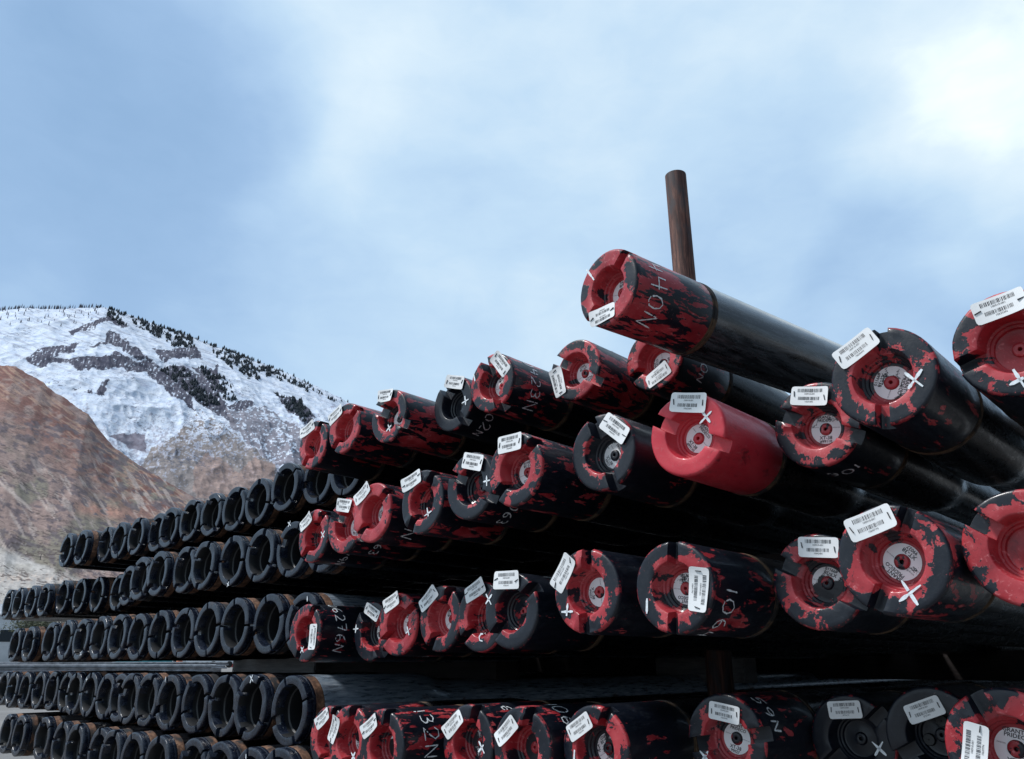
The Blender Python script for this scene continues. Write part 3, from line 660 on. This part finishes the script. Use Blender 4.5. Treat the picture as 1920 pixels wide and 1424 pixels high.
for k, (row, idx, slot, blk, lrot, lnum, wear, tg, num, marks, btxt, desc) in enumerate(FACE):
    x, y, dep = POS[row][idx]
    head = 52.4 if row == 'T' else HD + (-.5 if idx <= 2 and row != 'R4' or idx <= 1 else .5) + rc.uniform(-.15, .15)
    o = empty('drill_pipe', at(x, y, dep), frame(head))
    o.rotation_mode = 'XYZ'
    bpy.context.view_layer.update()
    seed = rc.random(); colr = (blk, seed, wear, 1); fl = FLANK.get((row, idx), .60 + .09 * rc.random()) if .1 < blk < 1 else blk
    c = link('thread_protector', CAPS[(k * 3 + idx) % 5], o, (blk, seed, fl, 1)); c.matrix_local = rot_cw(slot)
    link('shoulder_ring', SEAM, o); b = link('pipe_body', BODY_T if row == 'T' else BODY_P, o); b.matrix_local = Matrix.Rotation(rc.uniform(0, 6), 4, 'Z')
    if lrot is not None:
        l = link('round_label', LABELS[lnum], c, colr)
        l.matrix_local = rot_cw(lrot - slot) ; l.location.z = -.56 * RP
    if lnum == 'holes':
        for q in range(3):
            a = q * 2.094 + .5; v, f = lathe([(.001, 0), (.0065, 0), (.0075, -.003)], 20)
            hme = mesh('hole', [(p[0] + .017 * math.cos(a), p[1] + .017 * math.sin(a), p[2] - .485 * RP) for p in v], f, M_BORE); link('hole', hme, c)  # dark discs carry the shade of open holes in their colour
    if tg:
        ax, ay = facept(o, tg[0], tg[1]); bx, by = facept(o, tg[2], tg[3])
        bend = (rc.uniform(.0005, .0060), rc.uniform(-.0018, .0018), rc.uniform(-.0022, .0022))
        me, bz = tag_mesh(num, bend, k); t = link('barcode_tag', me, o)
        ang = math.atan2(by - ay, bx - ax); ln = max(.9, min(1.12, math.hypot(bx - ax, by - ay) / TW))
        t.matrix_local = Matrix.Translation(((ax + bx) / 2, (ay + by) / 2, .0018)) @ Matrix.Rotation(ang, 4, 'Z') @ Matrix.Diagonal((ln, ln, 1, 1))
        sa = rc.choice([1.5, 1.3, 1.75, .5, .1]); sy = rc.uniform(-.004, .002)
        for sx in (-1, 1): link('staple', staple_mesh(sx * .0205, sy * sx, sa + rc.uniform(-.15, .15), bz), t)
    for ch, mx, my, sz, ma in marks:
        fx, fy = facept(o, mx, my); link('paint_mark', face_mark(ch, fx, fy, sz * .9, -R_(ma), .0030, k + 50), o)
    if btxt: link('painted_number', body_text(btxt[0], btxt[1], btxt[2], btxt[3] * 1.08, RP, .0021, k), o)
    tag(o, desc, 'drill pipe', 'capped drill pipes in the right stack')


# ------------------------------------------------------------------ timbers and the stanchion, in stack coordinates (u across, w along the pipes)
h = R_(HD); PD = Vector((math.sin(h), math.cos(h), 0)); UD = Vector((math.cos(h), -math.sin(h), 0))
def stackbox(name, u0, u1, w0, w1, z0, z1, m, label, bev=.004, cat='timber', group='timbers between the pipe rows'):
    v, f = box(-(u1 - u0) / 2, (u1 - u0) / 2, -(w1 - w0) / 2, (w1 - w0) / 2, -(z1 - z0) / 2, (z1 - z0) / 2)
    me = mesh(name, v, f, m); me = baked(me, [('BEVEL', dict(width=bev, segments=2))], 40)
    o = link(name, me); p = UD * (u0 + u1) / 2 + PD * (w0 + w1) / 2 + Vector((0, 0, (z0 + z1) / 2 + CZ))
    o.matrix_world = Matrix.Translation(p) @ Matrix(((UD.x, PD.x, 0), (UD.y, PD.y, 0), (0, 0, 1))).to_4x4()
    tag(o, label, cat, group); return o
stackbox('timber', -2.92, -2.36, 1.52, 1.61, -.046, .020, M_WOODL, 'pale grey wooden spacer under the middle row of the left stack')  # lit end of one spacer; its fade into shade is painted in two pieces
stackbox('timber', -1.72, -1.36, 2.60, 2.70, -.072, .040, M_WOOD, 'grey weathered block glimpsed beside the foot of the rusty post')
stackbox('timber', -2.3, .35, 3.60, 3.70, -.072, .040, M_WOODD, 'dark wooden spacer between the third and lowest rows of the right stack')
stackbox('timber', -2.35, -1.50, 1.52, 1.61, -.046, .020, M_WOODD, 'dark-coloured shaded run of the pale spacer under the middle row')  # shaded part of the same spacer, darkness put into its colour
stackbox('timber', -3.0, -1.74, 2.62, 2.72, -.046, .020, M_WOODD, 'added dark spacer closing the bright gap behind the steel tube left of the rusty post')  # added to block the bright view through the stack
stackbox('timber', -1.56, .35, 1.50, 1.59, .140, .205, M_WOODD, 'dark wooden spacer under the second row of the right stack')
stackbox('timber', -1.60, .10, 1.50, 1.59, .352, .412, M_WOODD, 'dark wooden spacer under the top row of the right stack')
stackbox('timber', -2.9, -1.66, 1.75, 1.84, .330, .362, M_WOOD, 'wooden spacer under the top row of the left stack')
stackbox('timber', -2.9, -1.55, 1.75, 1.84, .150, .180, M_WOOD, 'wooden spacer under the second row of the left stack')
stackbox('timber', -3.0, -1.4, 1.80, 1.89, -.190, -.168, M_WOOD, 'wooden spacer under the fourth row of the left stack')
stackbox('bearer', -2.7, .5, 1.9, 2.08, -.75, -.325, M_WOODD, 'heavy dark bearer on the ground carrying the lowest pipes', .01, 'bearer', 'ground bearers')

def pole_mesh(r, hgt, m, hollow=True, seg=40, name='tube'):
    pr = [(r * .86, hgt - .3), (r * .86, hgt), (r, hgt), (r, hgt * .75), (r, hgt * .5), (r, hgt * .25), (r, 0), (r * .5, 0)] if hollow else [(.0005, hgt), (r, hgt), (r * 1.15, 0), (r * .5, 0)]
    v, f = lathe(pr, seg); return mesh(name, v, f, m, 40)
az = .2528; UP = -1.155; dist = UP / -.4873
post = link('post', pole_mesh(.0370, 2.40, M_POST)); pp = ray(1348, 1250); pp = Vector((pp.x, pp.y, 0)).normalized() * dist
post.location = (pp.x, pp.y, 0); tag(post, 'rusty upright steel tube rising behind the highest pipe', 'post')
HTOP = ray(1268, 330); HTOP = HTOP.z / math.hypot(HTOP.x, HTOP.y) * dist + CZ
post.scale.z = HTOP / 2.40

# ------------------------------------------------------------------ ground
def ground_mat():
    m, t, b = mat('pale gravel yard')
    g = N(t, 'ShaderNodeNewGeometry').outputs['Position']
    a = noise(t, g, .6, 8, .6); f_ = noise(t, g, 60, 6, .75)
    c = ramp(t, a, [(.3, (.16, .155, .15)), (.7, (.25, .245, .24))])
    c = mixc(t, .5, c, ramp(t, f_, [(.3, (.20, .19, .18)), (.7, (.60, .58, .57))]), 'OVERLAY')
    L(t, c, b.inputs['Base Color']); b.inputs['Roughness'].default_value = .9
    bn = N(t, 'ShaderNodeBump'); bn.inputs['Strength'].default_value = .6; bn.inputs['Distance'].default_value = .01
    L(t, f_, bn.inputs['Height']); L(t, bn.outputs[0], b.inputs['Normal']); return m
gs = [-9000, -300, -60, -12, 0, 12, 60, 300, 9000]
gv = [(x, y, 0) for x in gs for y in gs]
gf = [(i * 9 + j, (i + 1) * 9 + j, (i + 1) * 9 + j + 1, i * 9 + j + 1) for i in range(8) for j in range(8)]
tag(link('ground', mesh('ground', gv, gf, ground_mat())), kind='structure')

# ------------------------------------------------------------------ mountains (heightfields in polar coordinates round the valley)
_rt = np.random.RandomState(3).rand(256, 256)
def vn(x, y):
    xi = np.floor(x).astype(int); yi = np.floor(y).astype(int); fx = x - xi; fy = y - yi
    fx = fx * fx * (3 - 2 * fx); fy = fy * fy * (3 - 2 * fy)
    a = _rt[xi % 256, yi % 256]; b = _rt[(xi + 1) % 256, yi % 256]; c = _rt[xi % 256, (yi + 1) % 256]; d = _rt[(xi + 1) % 256, (yi + 1) % 256]
    return (a * (1 - fx) + b * fx) * (1 - fy) + (c * (1 - fx) + d * fx) * fy
def fbm(x, y, o=5, ridge=False):
    s = 0; a = .5; t = 0
    for i in range(o):
        n = vn(x + i * 17.3, y + i * 9.1)
        if ridge: n = 1 - np.abs(2 * n - 1)
        s = s + a * n; t += a; a *= .55; x = x * 2.03; y = y * 2.03
    return s / t
def inpoly(x, y, poly):
    r = np.zeros(x.shape, bool); n = len(poly)
    for i in range(n):
        x1, y1 = poly[i]; x2, y2 = poly[(i + 1) % n]
        c = ((y1 > y) != (y2 > y)) & (x < (x2 - x1) * (y - y1) / ((y2 - y1) + 1e-9) + x1); r ^= c
    return r
cP, sP = math.cos(PITCH), math.sin(PITCH)
def azel(px, py):
    r = ray(px, py); return math.atan2(r.x, r.y), r.z / math.hypot(r.x, r.y)
def terrain(name, ridge, foot_r, ridge_r, base_el, nx, ny, az0, az1, disp, dscale, colour, back, m):
    pa = np.array([azel(*p) for p in ridge]); az = np.linspace(az0, az1, nx); el = np.interp(az, pa[:, 0], pa[:, 1])
    t = np.linspace(0, 1, ny); AZ, T = np.meshgrid(az, t, indexing='ij')
    EL = el[:, None]
    jit = (fbm(AZ * 260, AZ * 0 + 3.3, 4) - .5)
    rr = foot_r + (ridge_r - foot_r) * T
    zr = EL * ridge_r + jit * ridge_r * .0022 * T ** 40
    z = zr * (T ** .92) * 1.0 + base_el * (1 - T)
    # gullies and buttresses
    X = AZ * 30; Y = T * 9
    g = fbm(X * dscale * .5 + Y * .5, Y * .6 * dscale - X * .25, 3, True) - .62
    g2 = fbm(X * dscale * 1.8, Y * dscale * 2.6, 3, True) - .6
    w_ = np.sin(np.pi * np.clip(T, 0, 1)) ** .6
    rr = rr - disp * .2 * g * (.1 + w_)
    z = z + disp * (.05 * g + .022 * g2) * w_
    P = np.stack([np.sin(AZ) * rr, np.cos(AZ) * rr, z + CZ * T], -1)
    # photo position of every vertex, only used to lay the rock, scrub and snow cover out on the slope
    dx, dy, dz = P[..., 0], P[..., 1], P[..., 2] - CZ
    dpt = dy * cP + dz * sP; QX = PX + F * dx / dpt; QY = PY + F * (dy * sP - dz * cP) / dpt
    C, tree = colour(QX, QY, AZ, T, g, g2)
    ny2 = ny
    if back:
        PB = P[:, -1:, :].copy(); PB[..., 0] *= 1.25; PB[..., 1] *= 1.25; PB[..., 2] *= .6
        P = np.concatenate([P, PB], 1); C = np.concatenate([C, C[:, -1:, :]], 1); ny2 = ny + 1
    nv = nx * ny2; I = np.arange(nv).reshape(nx, ny2)
    q = np.stack([I[:-1, :-1], I[1:, :-1], I[1:, 1:], I[:-1, 1:]], -1).reshape(-1, 4)
    me = bpy.data.meshes.new(name); me.vertices.add(nv); me.vertices.foreach_set('co', P.reshape(-1).astype(np.float32))
    me.loops.add(q.size); me.polygons.add(len(q)); me.loops.foreach_set('vertex_index', q.reshape(-1).astype(np.int32))
    me.polygons.foreach_set('loop_start', (np.arange(len(q)) * 4).astype(np.int32))
    me.update(calc_edges=True); me.polygons.foreach_set('use_smooth', np.ones(len(q), bool))
    at_ = me.color_attributes.new('Cover', 'FLOAT_COLOR', 'POINT')
    c4 = np.ones((nv, 4), np.float32); c4[:, :3] = C.reshape(-1, 3); at_.data.foreach_set('color', c4.reshape(-1))
    me.materials.append(m); o = link(name, me); tag(o, kind='structure')
    return P[:, :ny], tree, QX, QY
def terrain_mat(name, scale, amt, bush, dark, bfrac):
    m, t, b = mat(name)
    at_ = N(t, 'ShaderNodeVertexColor'); at_.layer_name = 'Cover'
    g = N(t, 'ShaderNodeNewGeometry').outputs['Position']
    n = noise(t, g, scale, 7, .75)
    c = mixc(t, amt, at_.outputs['Color'], ramp(t, n, [(.36, (.18, .17, .19)), (.62, (.86, .85, .84))]), 'OVERLAY')
    big = noise(t, g, bush * .09, 4, .6); spk = noise(t, mapping(t, g, (1, 1, 1.3)), bush, 4, .7, .6)
    sh = smooth(t, mth(t, 'ADD', spk, mth(t, 'MULTIPLY', mth(t, 'SUBTRACT', big, .5), .5)), .60 - bfrac, .65 - bfrac, 0, .78)
    c = mixc(t, sh, c, dark)
    L(t, c, b.inputs['Base Color']); b.inputs['Roughness'].default_value = .95; b.inputs['Specular IOR Level'].default_value = .1
    bn = N(t, 'ShaderNodeBump'); bn.inputs['Strength'].default_value = .8; bn.inputs['Distance'].default_value = .06 / scale
    L(t, n, bn.inputs['Height']); L(t, bn.outputs[0], b.inputs['Normal']); return m
K = 2.909
def pk(pts): return [(a / K, 540 + b / K) for a, b in pts]
ROCK = [pk(p) for p in ([(380, 245), (450, 215), (560, 160), (600, 150), (690, 215), (660, 225), (600, 190), (540, 205), (470, 240), (400, 265)],
  [(120, 390), (180, 350), (260, 320), (430, 308), (400, 345), (300, 370), (420, 380), (560, 370), (640, 350), (760, 400), (900, 430), (1010, 430), (1100, 480), (1180, 570), (1240, 640), (1290, 760), (1200, 700), (1100, 640), (1050, 600), (1060, 665), (980, 620), (900, 560), (800, 470), (620, 440), (430, 455), (340, 400), (280, 410), (210, 440)],
  [(480, 320), (560, 290), (600, 235), (650, 260), (760, 340), (830, 400), (830, 430), (700, 350), (580, 300), (500, 325)],
  [(820, 320), (960, 335), (1060, 320), (1100, 385), (960, 380), (900, 400)],
  [(1060, 430), (1150, 450), (1190, 400), (1200, 500), (1250, 570), (1180, 575), (1110, 500)],
  [(1240, 640), (1380, 610), (1390, 650), (1300, 665)],
  [(1500, 570), (1580, 590), (1680, 650), (1735, 720), (1660, 740), (1560, 660)],
  [(400, 560), (440, 530), (430, 550)], [(510, 570), (570, 510), (590, 520), (540, 570)], [(455, 560), (490, 545), (495, 565)],
  [(560, 600), (520, 570), (600, 480), (590, 520)])]
TREE = [pk(p) for p in ([(555, 140), (600, 120), (700, 215), (640, 205)], [(600, 110), (740, 150), (880, 180), (1040, 235), (1060, 330), (960, 325), (860, 280), (780, 235)],
  [(1160, 310), (1360, 400), (1420, 500), (1350, 500), (1270, 440), (1170, 370)], [(1040, 245), (1100, 262), (1340, 360), (1500, 445), (1800, 600), (1900, 640), (1500, 500), (1300, 420)],
  [(1500, 570), (1640, 620), (1720, 720), (1660, 730), (1560, 650)], [(1080, 430), (1250, 500), (1300, 620), (1180, 600)], [(860, 440), (1000, 450), (1200, 640), (1100, 640)])]
SCRUB = pk([(820, 870), (960, 800), (1090, 660), (1200, 745), (1350, 860), (1500, 960), (1560, 1300), (700, 1400), (760, 1000)])
SCRUB2 = pk([(1240, 655), (1440, 655), (1620, 770), (1700, 900), (1900, 1100), (1560, 1000), (1350, 850), (1250, 760)])
DARKP = pk([(600, 800), (700, 790), (785, 800), (790, 900), (700, 870)])
REDR = pk([(1060, 1000), (1130, 900), (1210, 930), (1300, 1010), (1380, 920), (1500, 965), (1480, 1100), (1060, 1150)])
def lerp(a, b, k): return a + (np.array(b) - a) * k[..., None]
def ss(x, a, b):
    k = np.clip((x - a) / (b - a), 0, 1); return k * k * (3 - 2 * k)
def snow_colour(QX, QY, AZ, T, g, g2):
    wx = (fbm(QX / 16, QY / 16, 5) - .5) * 22; wy = (fbm(QX / 16 + 50, QY / 16 + 9, 5) - .5) * 18
    fine = fbm(QX / 3.2, QY / 2.4, 3); med = fbm(QX / 9, QY / 7 + 20, 4)
    C = np.zeros(QX.shape + (3,)) + np.array([.60, .67, .78])
    # brush showing through thin snow, more of it further down
    thin = ss(fine * .65 + med * .35 + (QY - 790) / 480 * (.45 + .55 * ss(QX, 130, 300)), .50, .72)
    C = lerp(C, [.30, .29, .34], np.clip(thin, 0, 1) * .75)
    strat = ss(fbm((QX + QY * .3) / 40, (QY - QX * .35) / 3.0, 3), .60, .70) * ss(QY, 900, 620) * .5
    C = lerp(C, [.25, .26, .32], strat)
    rk = np.zeros(QX.shape, bool)
    for p in ROCK: rk |= inpoly(QX + wx, QY + wy, p)
    strk = fbm(QX / 2.2 + QY / 8, QY / 9, 3); rk = rk & (fine * .5 + strk * .5 > .36)
    C = lerp(C, [.115, .115, .145], rk * 1.0); C = lerp(C, [.05, .052, .08], (rk & (strk > .52)) * .75)
    s2 = inpoly(QX + wx * 1.3, QY + wy * 1.3, SCRUB2) & (fine + med * .6 > .66); C = lerp(C, [.20, .19, .22], s2 * .9)
    s1 = inpoly(QX + wx, QY + wy, SCRUB); low = ss(QY, 885, 905)
    patch = (fine * .5 + med * .5 > .53 + (QY - 830) / 600)
    sc = np.stack([.17 + .16 * fine, .155 + .135 * fine, .15 + .135 * fine], -1)
    C = np.where((s1 & ~patch)[..., None], sc, C)
    rd = inpoly(QX + wx, QY + wy * .7, REDR); C = lerp(C, [.33, .23, .20], rd * (.35 + .55 * fine))
    dk = inpoly(QX + wx * .6, QY + wy * .6, DARKP); C = lerp(C, [.135, .115, .145], dk * .85)
    tr = np.zeros(QX.shape, bool)
    for p in TREE: tr |= inpoly(QX + wx * .8, QY + wy * .8, p)
    return C, tr
SNOW_RIDGE = [(-500, 640), (-200, 600), (0, 582), (40, 578), (100, 580), (150, 578), (197, 576), (240, 590), (300, 612), (350, 628), (400, 648), (450, 665), (500, 685),
              (550, 705), (600, 728), (640, 747), (700, 780), (800, 830), (950, 900), (1200, 1010), (1600, 1100), (2300, 1180)]
a0, a1 = azel(-500, 900)[0], azel(1500, 900)[0]
Pm, TR, QX, QY = terrain('snowy_mountain', SNOW_RIDGE, 1700, 3600, 20, 1500, 420, a0, a1, 230, 1.5, snow_colour, True, terrain_mat('snow and rock', .03, .38, .085, (.12, .13, .17), -.01))

def brown_colour(QX, QY, AZ, T, g, g2):
    fine = fbm(QX / 3.5, QY / 3, 4); med = fbm(QX / 18, QY / 9 + 7, 5); big = fbm(QX / 60 + 3, QY / 40, 4)
    C = np.zeros(QX.shape + (3,)) + np.array([.31, .225, .20])
    C = lerp(C, [.23, .205, .165], ss(big, .40, .60) * ss(QY, 800, 880))
    # red-brown craggy top, tan ledges following the slope
    top = ss(QY - (690 + QX * .78), 150, 20)
    C = lerp(C, [.20, .095, .078], top * ss(med, .30, .58) * .95)
    led = ss(fbm((QX + QY) / 45, (QY - QX * .72) / 4.5, 4), .54, .66) * ss(QY - (690 + QX * .78), 130, 10)
    C = lerp(C, [.40, .26, .195], led * .8)
    # scrub oak patches, stretched down-slope
    sc = ss(fbm((QX - QY * .25) / 15, (QY - QX * .30) / 6.5 + 31, 5), .53, .60) * ss(QY, 760, 800)
    C = lerp(C, [.125, .105, .12], sc * .78)
    bare = ss(fbm((QX - QY * .6) / 9 + 70, (QY + QX * .1) / 40 + 11, 4), .60, .68) * ss(QY, 820, 900); C = lerp(C, [.46, .38, .34], bare * .7)
    orange = np.exp(-(((QX - 190) / 60) ** 2 + ((QY - 958 - (QX - 190) * .14) / 13) ** 2)); C = lerp(C, [.42, .22, .17], orange * (.4 + .6 * fine) * 1.2 * (1 - sc))
    track = np.exp(-((QY - (905 + QX * .86)) / 3.5) ** 2) * (QX < 60); C = lerp(C, [.52, .43, .38], track)
    fan = ss(QY - (1024 + QX * .42 + (med - .5) * 16), -3, 8)
    C = lerp(C, [.52, .49, .46], fan * .95); C = lerp(C, [.36, .33, .29], fan * ss(med, .52, .66) * .55)
    C = lerp(C, [.55, .42, .34], fan * np.exp(-((QY - 1085) / 9) ** 2) * ss(fine, .4, .6) * .6)
    C = C * (.70 + .44 * fine)[..., None]
    return C, QX < -1e9
BROWN_RIDGE = [(-500, 560), (-250, 620), (-100, 660), (0, 685), (30, 688), (50, 700), (80, 716), (100, 735), (120, 746), (150, 768), (165, 776), (190, 812), (215, 840), (240, 858), (260, 872),
               (300, 896), (350, 925), (400, 950), (470, 985), (600, 1040), (800, 1110), (1100, 1170), (1600, 1200), (2300, 1215)]
terrain('brown_hill', BROWN_RIDGE, 190, 900, 1.2, 1400, 420, a0, azel(1900, 900)[0], 26, 1.5, brown_colour, True, terrain_mat('dry hillside', .35, .30, .5, (.085, .065, .062), .035))

# conifers on the snowy ridge: a far-off wood
M_FIR = simple('far conifers', (.018, .030, .040), .9, var=.4, scale=.02)
M_TWIG = simple('bare far aspens', (.14, .14, .17), .9, var=.3, scale=.02)
mb = MB(); rt = np.random.RandomState(9)
def cone(x, y, z, h_, r_, m):
    a0_ = rt.rand() * 6; lx, ly = (rt.rand(2) - .5) * r_ * .3
    v = []
    for k, (zz, rr_) in enumerate(((0, .55), (.22, 1.0), (.5, .72), (.52, .86), (.78, .38))):
        v += [(x + r_ * rr_ * (.8 + .4 * rt.rand()) * math.cos(a0_ + i * 1.2566), y + r_ * rr_ * math.sin(a0_ + i * 1.2566), z + h_ * zz - 1) for i in range(5)]
    v.append((x + lx, y + ly, z + h_)); f = [(k * 5 + i, k * 5 + (i + 1) % 5, (k + 1) * 5 + (i + 1) % 5, (k + 1) * 5 + i) for k in range(4) for i in range(5)] + [(20 + i, 20 + (i + 1) % 5, 25) for i in range(5)]
    mb.add(v, f, m)
idx = np.argwhere(TR); prob = rt.permutation(len(idx))[:7500]
clump = fbm(QX / 6, QY / 5 + 40, 4)
for q in prob:
    i, j = idx[q]
    if clump[i, j] < .49: continue
    x, y, z = Pm[i, j]; h_ = 5 + rt.rand() ** 2 * 14; cone(x, y, z, h_, h_ * .22, 0)
ridge_i = np.where((QX[:, -1] > 175) & (QX[:, -1] < 660))[0]
for q in range(130):
    i = rt.choice(ridge_i); 
    if fbm(np.array([QX[i, -1] / 14]), np.array([5.5]), 2)[0] < .46: continue
    x, y, z = Pm[i, -1 - rt.randint(0, 5)]; h_ = 6 + rt.rand() ** 2 * 16; cone(x, y, z, h_, h_ * .24, 0)
ridge_i = np.where((QX[:, -1] > 0) & (QX[:, -1] < 190))[0]
for q in range(190):
    i = rt.choice(ridge_i); x, y, z = Pm[i, -1 - rt.randint(0, 60) * (q % 3 == 0)]; h_ = 8 + rt.rand() * 15; cone(x, y, z, h_, h_ * .10, 1)
tag(link('far_wood', mb.mesh('far_wood', [M_FIR, M_TWIG])), 'dark conifers and bare trees scattered along the snowy ridge', 'trees', kind='stuff')

# ------------------------------------------------------------------ the far side of the yard
M_WHITE = simple('white sheet metal', (.62, .66, .70), .5, var=.1, scale=1)
M_TEAL = simple('teal painted steel', (.03, .30, .36), .5, var=.15, scale=1)
M_ORANGE = simple('orange painted steel', (.60, .20, .10), .5, var=.2, scale=1)
M_RED = simple('red painted steel', (.50, .03, .03), .5, var=.2, scale=1)
M_GREYP = simple('grey stacked tubing', (.38, .40, .44), .5, .1, var=.5, scale=3)
M_GLASS = simple('dark glass', (.02, .03, .04), .15)
M_POLE = simple('grey pole', (.16, .14, .14), .8)
def place(px, dist_):
    r = ray(px, 1245); return Vector((r.x, r.y, 0)).normalized() * dist_, math.atan2(r.x, r.y)
def grp(name, px, dist_, label, cat, group=None):
    p, a = place(px, dist_); o = bpy.data.objects.new(name, None); col.objects.link(o); o.location = p; o.rotation_euler = (0, 0, -a); tag(o, label, cat, group); return o
def bpart(name, par, bx, m, bev=.0):
    v, f = box(*bx); me = mesh(name, v, f, m)
    if bev: me = baked(me, [('BEVEL', dict(width=bev, segments=2))], 40)
    return link(name, me, par)
# shed by the foot of the hill
s = grp('shed', 2, 120, 'small white shed at the foot of the hill beyond the left stack', 'shed')
bpart('wall', s, (-3.4, 3.0, -2, 2, 0, 6.2), M_WHITE, .05)
v = [(-3.7, -2.3, 6.2), (3.3, -2.3, 6.2), (3.3, 2.3, 6.2), (-3.7, 2.3, 6.2), (-3.7, 0, 7.6), (3.3, 0, 7.6)]
link('roof', mesh('roof', v, [(0, 1, 5, 4), (3, 4, 5, 2), (0, 4, 3), (1, 2, 5), (0, 3, 2, 1)], M_GREYP), s)
bpart('window', s, (-.8, .8, -2.06, -1.98, 3.0, 4.4), M_GLASS); bpart('door', s, (1.4, 2.4, -2.06, -1.98, 0, 2.2), M_GREYP)
# a distant white truck, container and racks of tubing seen in the slot between two pipe rows
def container(px, dist_, w, h_, m, label, name='container', cat='container'):
    o = grp(name, px, dist_, label, cat); mbx = MB(); n = 18
    for i in range(n):
        x0 = -w / 2 + w * i / n; off = .06 if i % 2 else 0; v, f = box(x0, x0 + w / n - .002, -1.2 + off, 1.2 - off, .05, h_); mbx.add(v, f)
    link('side_panel', mbx.mesh('side_panel', m), o); bpart('roof', o, (-w / 2 - .05, w / 2 + .05, -1.25, 1.25, h_ + .003, h_ + .08), m)
    bpart('frame', o, (-w / 2 - .05, w / 2 + .05, -1.25, 1.25, .0, .045), m); return o
container(240, 90, 8, .80, M_TEAL, 'low teal bin on the far side of the yard', 'bin', 'bin')
def rack(px, dist_, w, h_, label, m=M_GREYP):
    o = grp('pipe_rack', px, dist_, label, 'pipe rack', 'racks of tubing across the yard'); mbx = MB()
    rows = max(2, int(h_ / .11)); 
    for j in range(rows):
        v, f = lathe([(.05, -w / 2), (.05, w / 2)], 8, True); off = random.uniform(-.3, .3)
        mbx.add([(z + off, x + .11 * random.uniform(-1, 1), y + .12 + j * .105) for x, y, z in v], f)
    link('tubing', mbx.mesh('tubing', m, 40), o)
    for sx in (-w / 3, w / 3): bpart('bearer', o, (sx - .1, sx + .1, -.5, .5, 0, .06), M_WOOD)
    return o
rack(70, 44, 16, .62, 'long grey rack of tubing seen through the slot at far left')
rack(205, 58, 14, .66, 'grey rack of tubing left of the orange drum in the slot')
def drum(px, dist_, label, m, k=1):
    o = grp('drum', px, dist_, label, 'drum'); v, f = lathe([(.001, .88), (.28, .88), (.29, .86), (.285, .6), (.297, .59), (.285, .57), (.285, .31), (.297, .30), (.285, .28), (.29, .02), (.28, 0)], 24)
    link('shell', mesh('shell', v, f, m, 40), o); v, f = lathe([(.03, .905), (.03, .881)], 10); link('bung', mesh('bung', [(a + .15, b, c) for a, b, c in v], f, M_GREYP), o)
drum(336, 85, 'orange drum standing across the yard, seen through the slot', M_ORANGE)
drum(434, 115, 'red drum right beside the grey spacer end, seen through the slot', M_RED)
t_ = grp('truck', 380, 105, 'white flatbed truck parked far across the yard, seen through the slot', 'truck')
bpart('cab', t_, (-3.6, -1.9, -1.1, 1.1, .35, 1.05), M_WHITE, .06); bpart('bed', t_, (-1.8, 4.2, -1.1, 1.1, .45, .85), M_WHITE, .02); bpart('window', t_, (-3.3, -2.3, -1.14, -1.09, .7, .98), M_GLASS)
for wx in (-2.9, 1.2, 3.0):
    v, f = lathe([(.001, -.15), (.3, -.15), (.38, -.1), (.38, .1), (.3, .15)], 20); link('wheel', mesh('wheel', [(x + wx, z - 1.0, y + .38) for x, y, z in v], f, M_BORE, 40), t_)
# utility poles standing on the slope
for px, dd, y0, y1 in ((34, 250, 1066, 1031), (29.5, 262, 1068, 1034)):
    r0, r1 = ray(px, y0), ray(px, y1); z0 = r0.z / math.hypot(r0.x, r0.y) * dd; z1 = r1.z / math.hypot(r1.x, r1.y) * dd
    p, a = place(px, dd); o = bpy.data.objects.new('utility_pole', None); col.objects.link(o); o.location = (p.x, p.y, z0 - 3); o.rotation_euler = (0, 0, -a)
    tag(o, 'thin utility pole on the pale slope, the %s of the pair' % ('right and nearer' if px > 31 else 'left and farther'), 'utility pole', 'utility poles')
    top = z1 - z0 + 3; link('pole', pole_mesh(.10, top, M_POLE, False, 10, 'pole'), o); bpart('crossarm', o, (-.7, .7, -.06, .06, top - .9, top - .78), M_POLE)
# bushes at the foot of the slope
M_LEAF = simple('olive scrub leaves', (.075, .085, .05), .9, var=.4, scale=2)
for k, (px, dd, sz, lab) in enumerate(((38, 70, 1.5, 'olive bush under the left end of the second pipe row, leftmost'), (52, 75, 1.3, 'olive bush below the second pipe row, second from left'),
                                       (66, 72, 1.1, 'small olive bush below the second pipe row, third from left'), (84, 90, 1.3, 'olive bush below the second pipe row, rightmost'))):
    p, a = place(px, dd); o = bpy.data.objects.new('bush', None); col.objects.link(o); o.location = (p.x, p.y, 0); tag(o, lab, 'bush', 'bushes at the foot of the slope')
    mbx = MB(); r2 = random.Random(k)
    for q in range(900):
        d_ = Vector((r2.gauss(0, 1), r2.gauss(0, 1), abs(r2.gauss(0, 1)))).normalized() * sz * (r2.random() ** .4) * (1 + .3 * math.sin(q))
        d_.z += dd * .04; e = Vector((r2.gauss(0, 1), r2.gauss(0, 1), r2.gauss(0, 1))).normalized() * .13; g_ = Vector((r2.gauss(0, 1), r2.gauss(0, 1), r2.gauss(0, 1))).normalized() * .08
        mbx.add([d_ - e, d_ + g_, d_ + e], [(0, 1, 2)])
    link('foliage', mbx.mesh('foliage', M_LEAF), o)
    mbs = MB()
    for q in range(6):
        v, f = lathe([(.05, 0), (.02, dd * .04 + sz * .6)], 6); sx, sy = r2.uniform(-.5, .5), r2.uniform(-.5, .5); mbs.add([(x + sx * z * .25, y + sy * z * .25, z) for x, y, z in v], f)
    link('stem', mbs.mesh('stem', M_POLE), o)
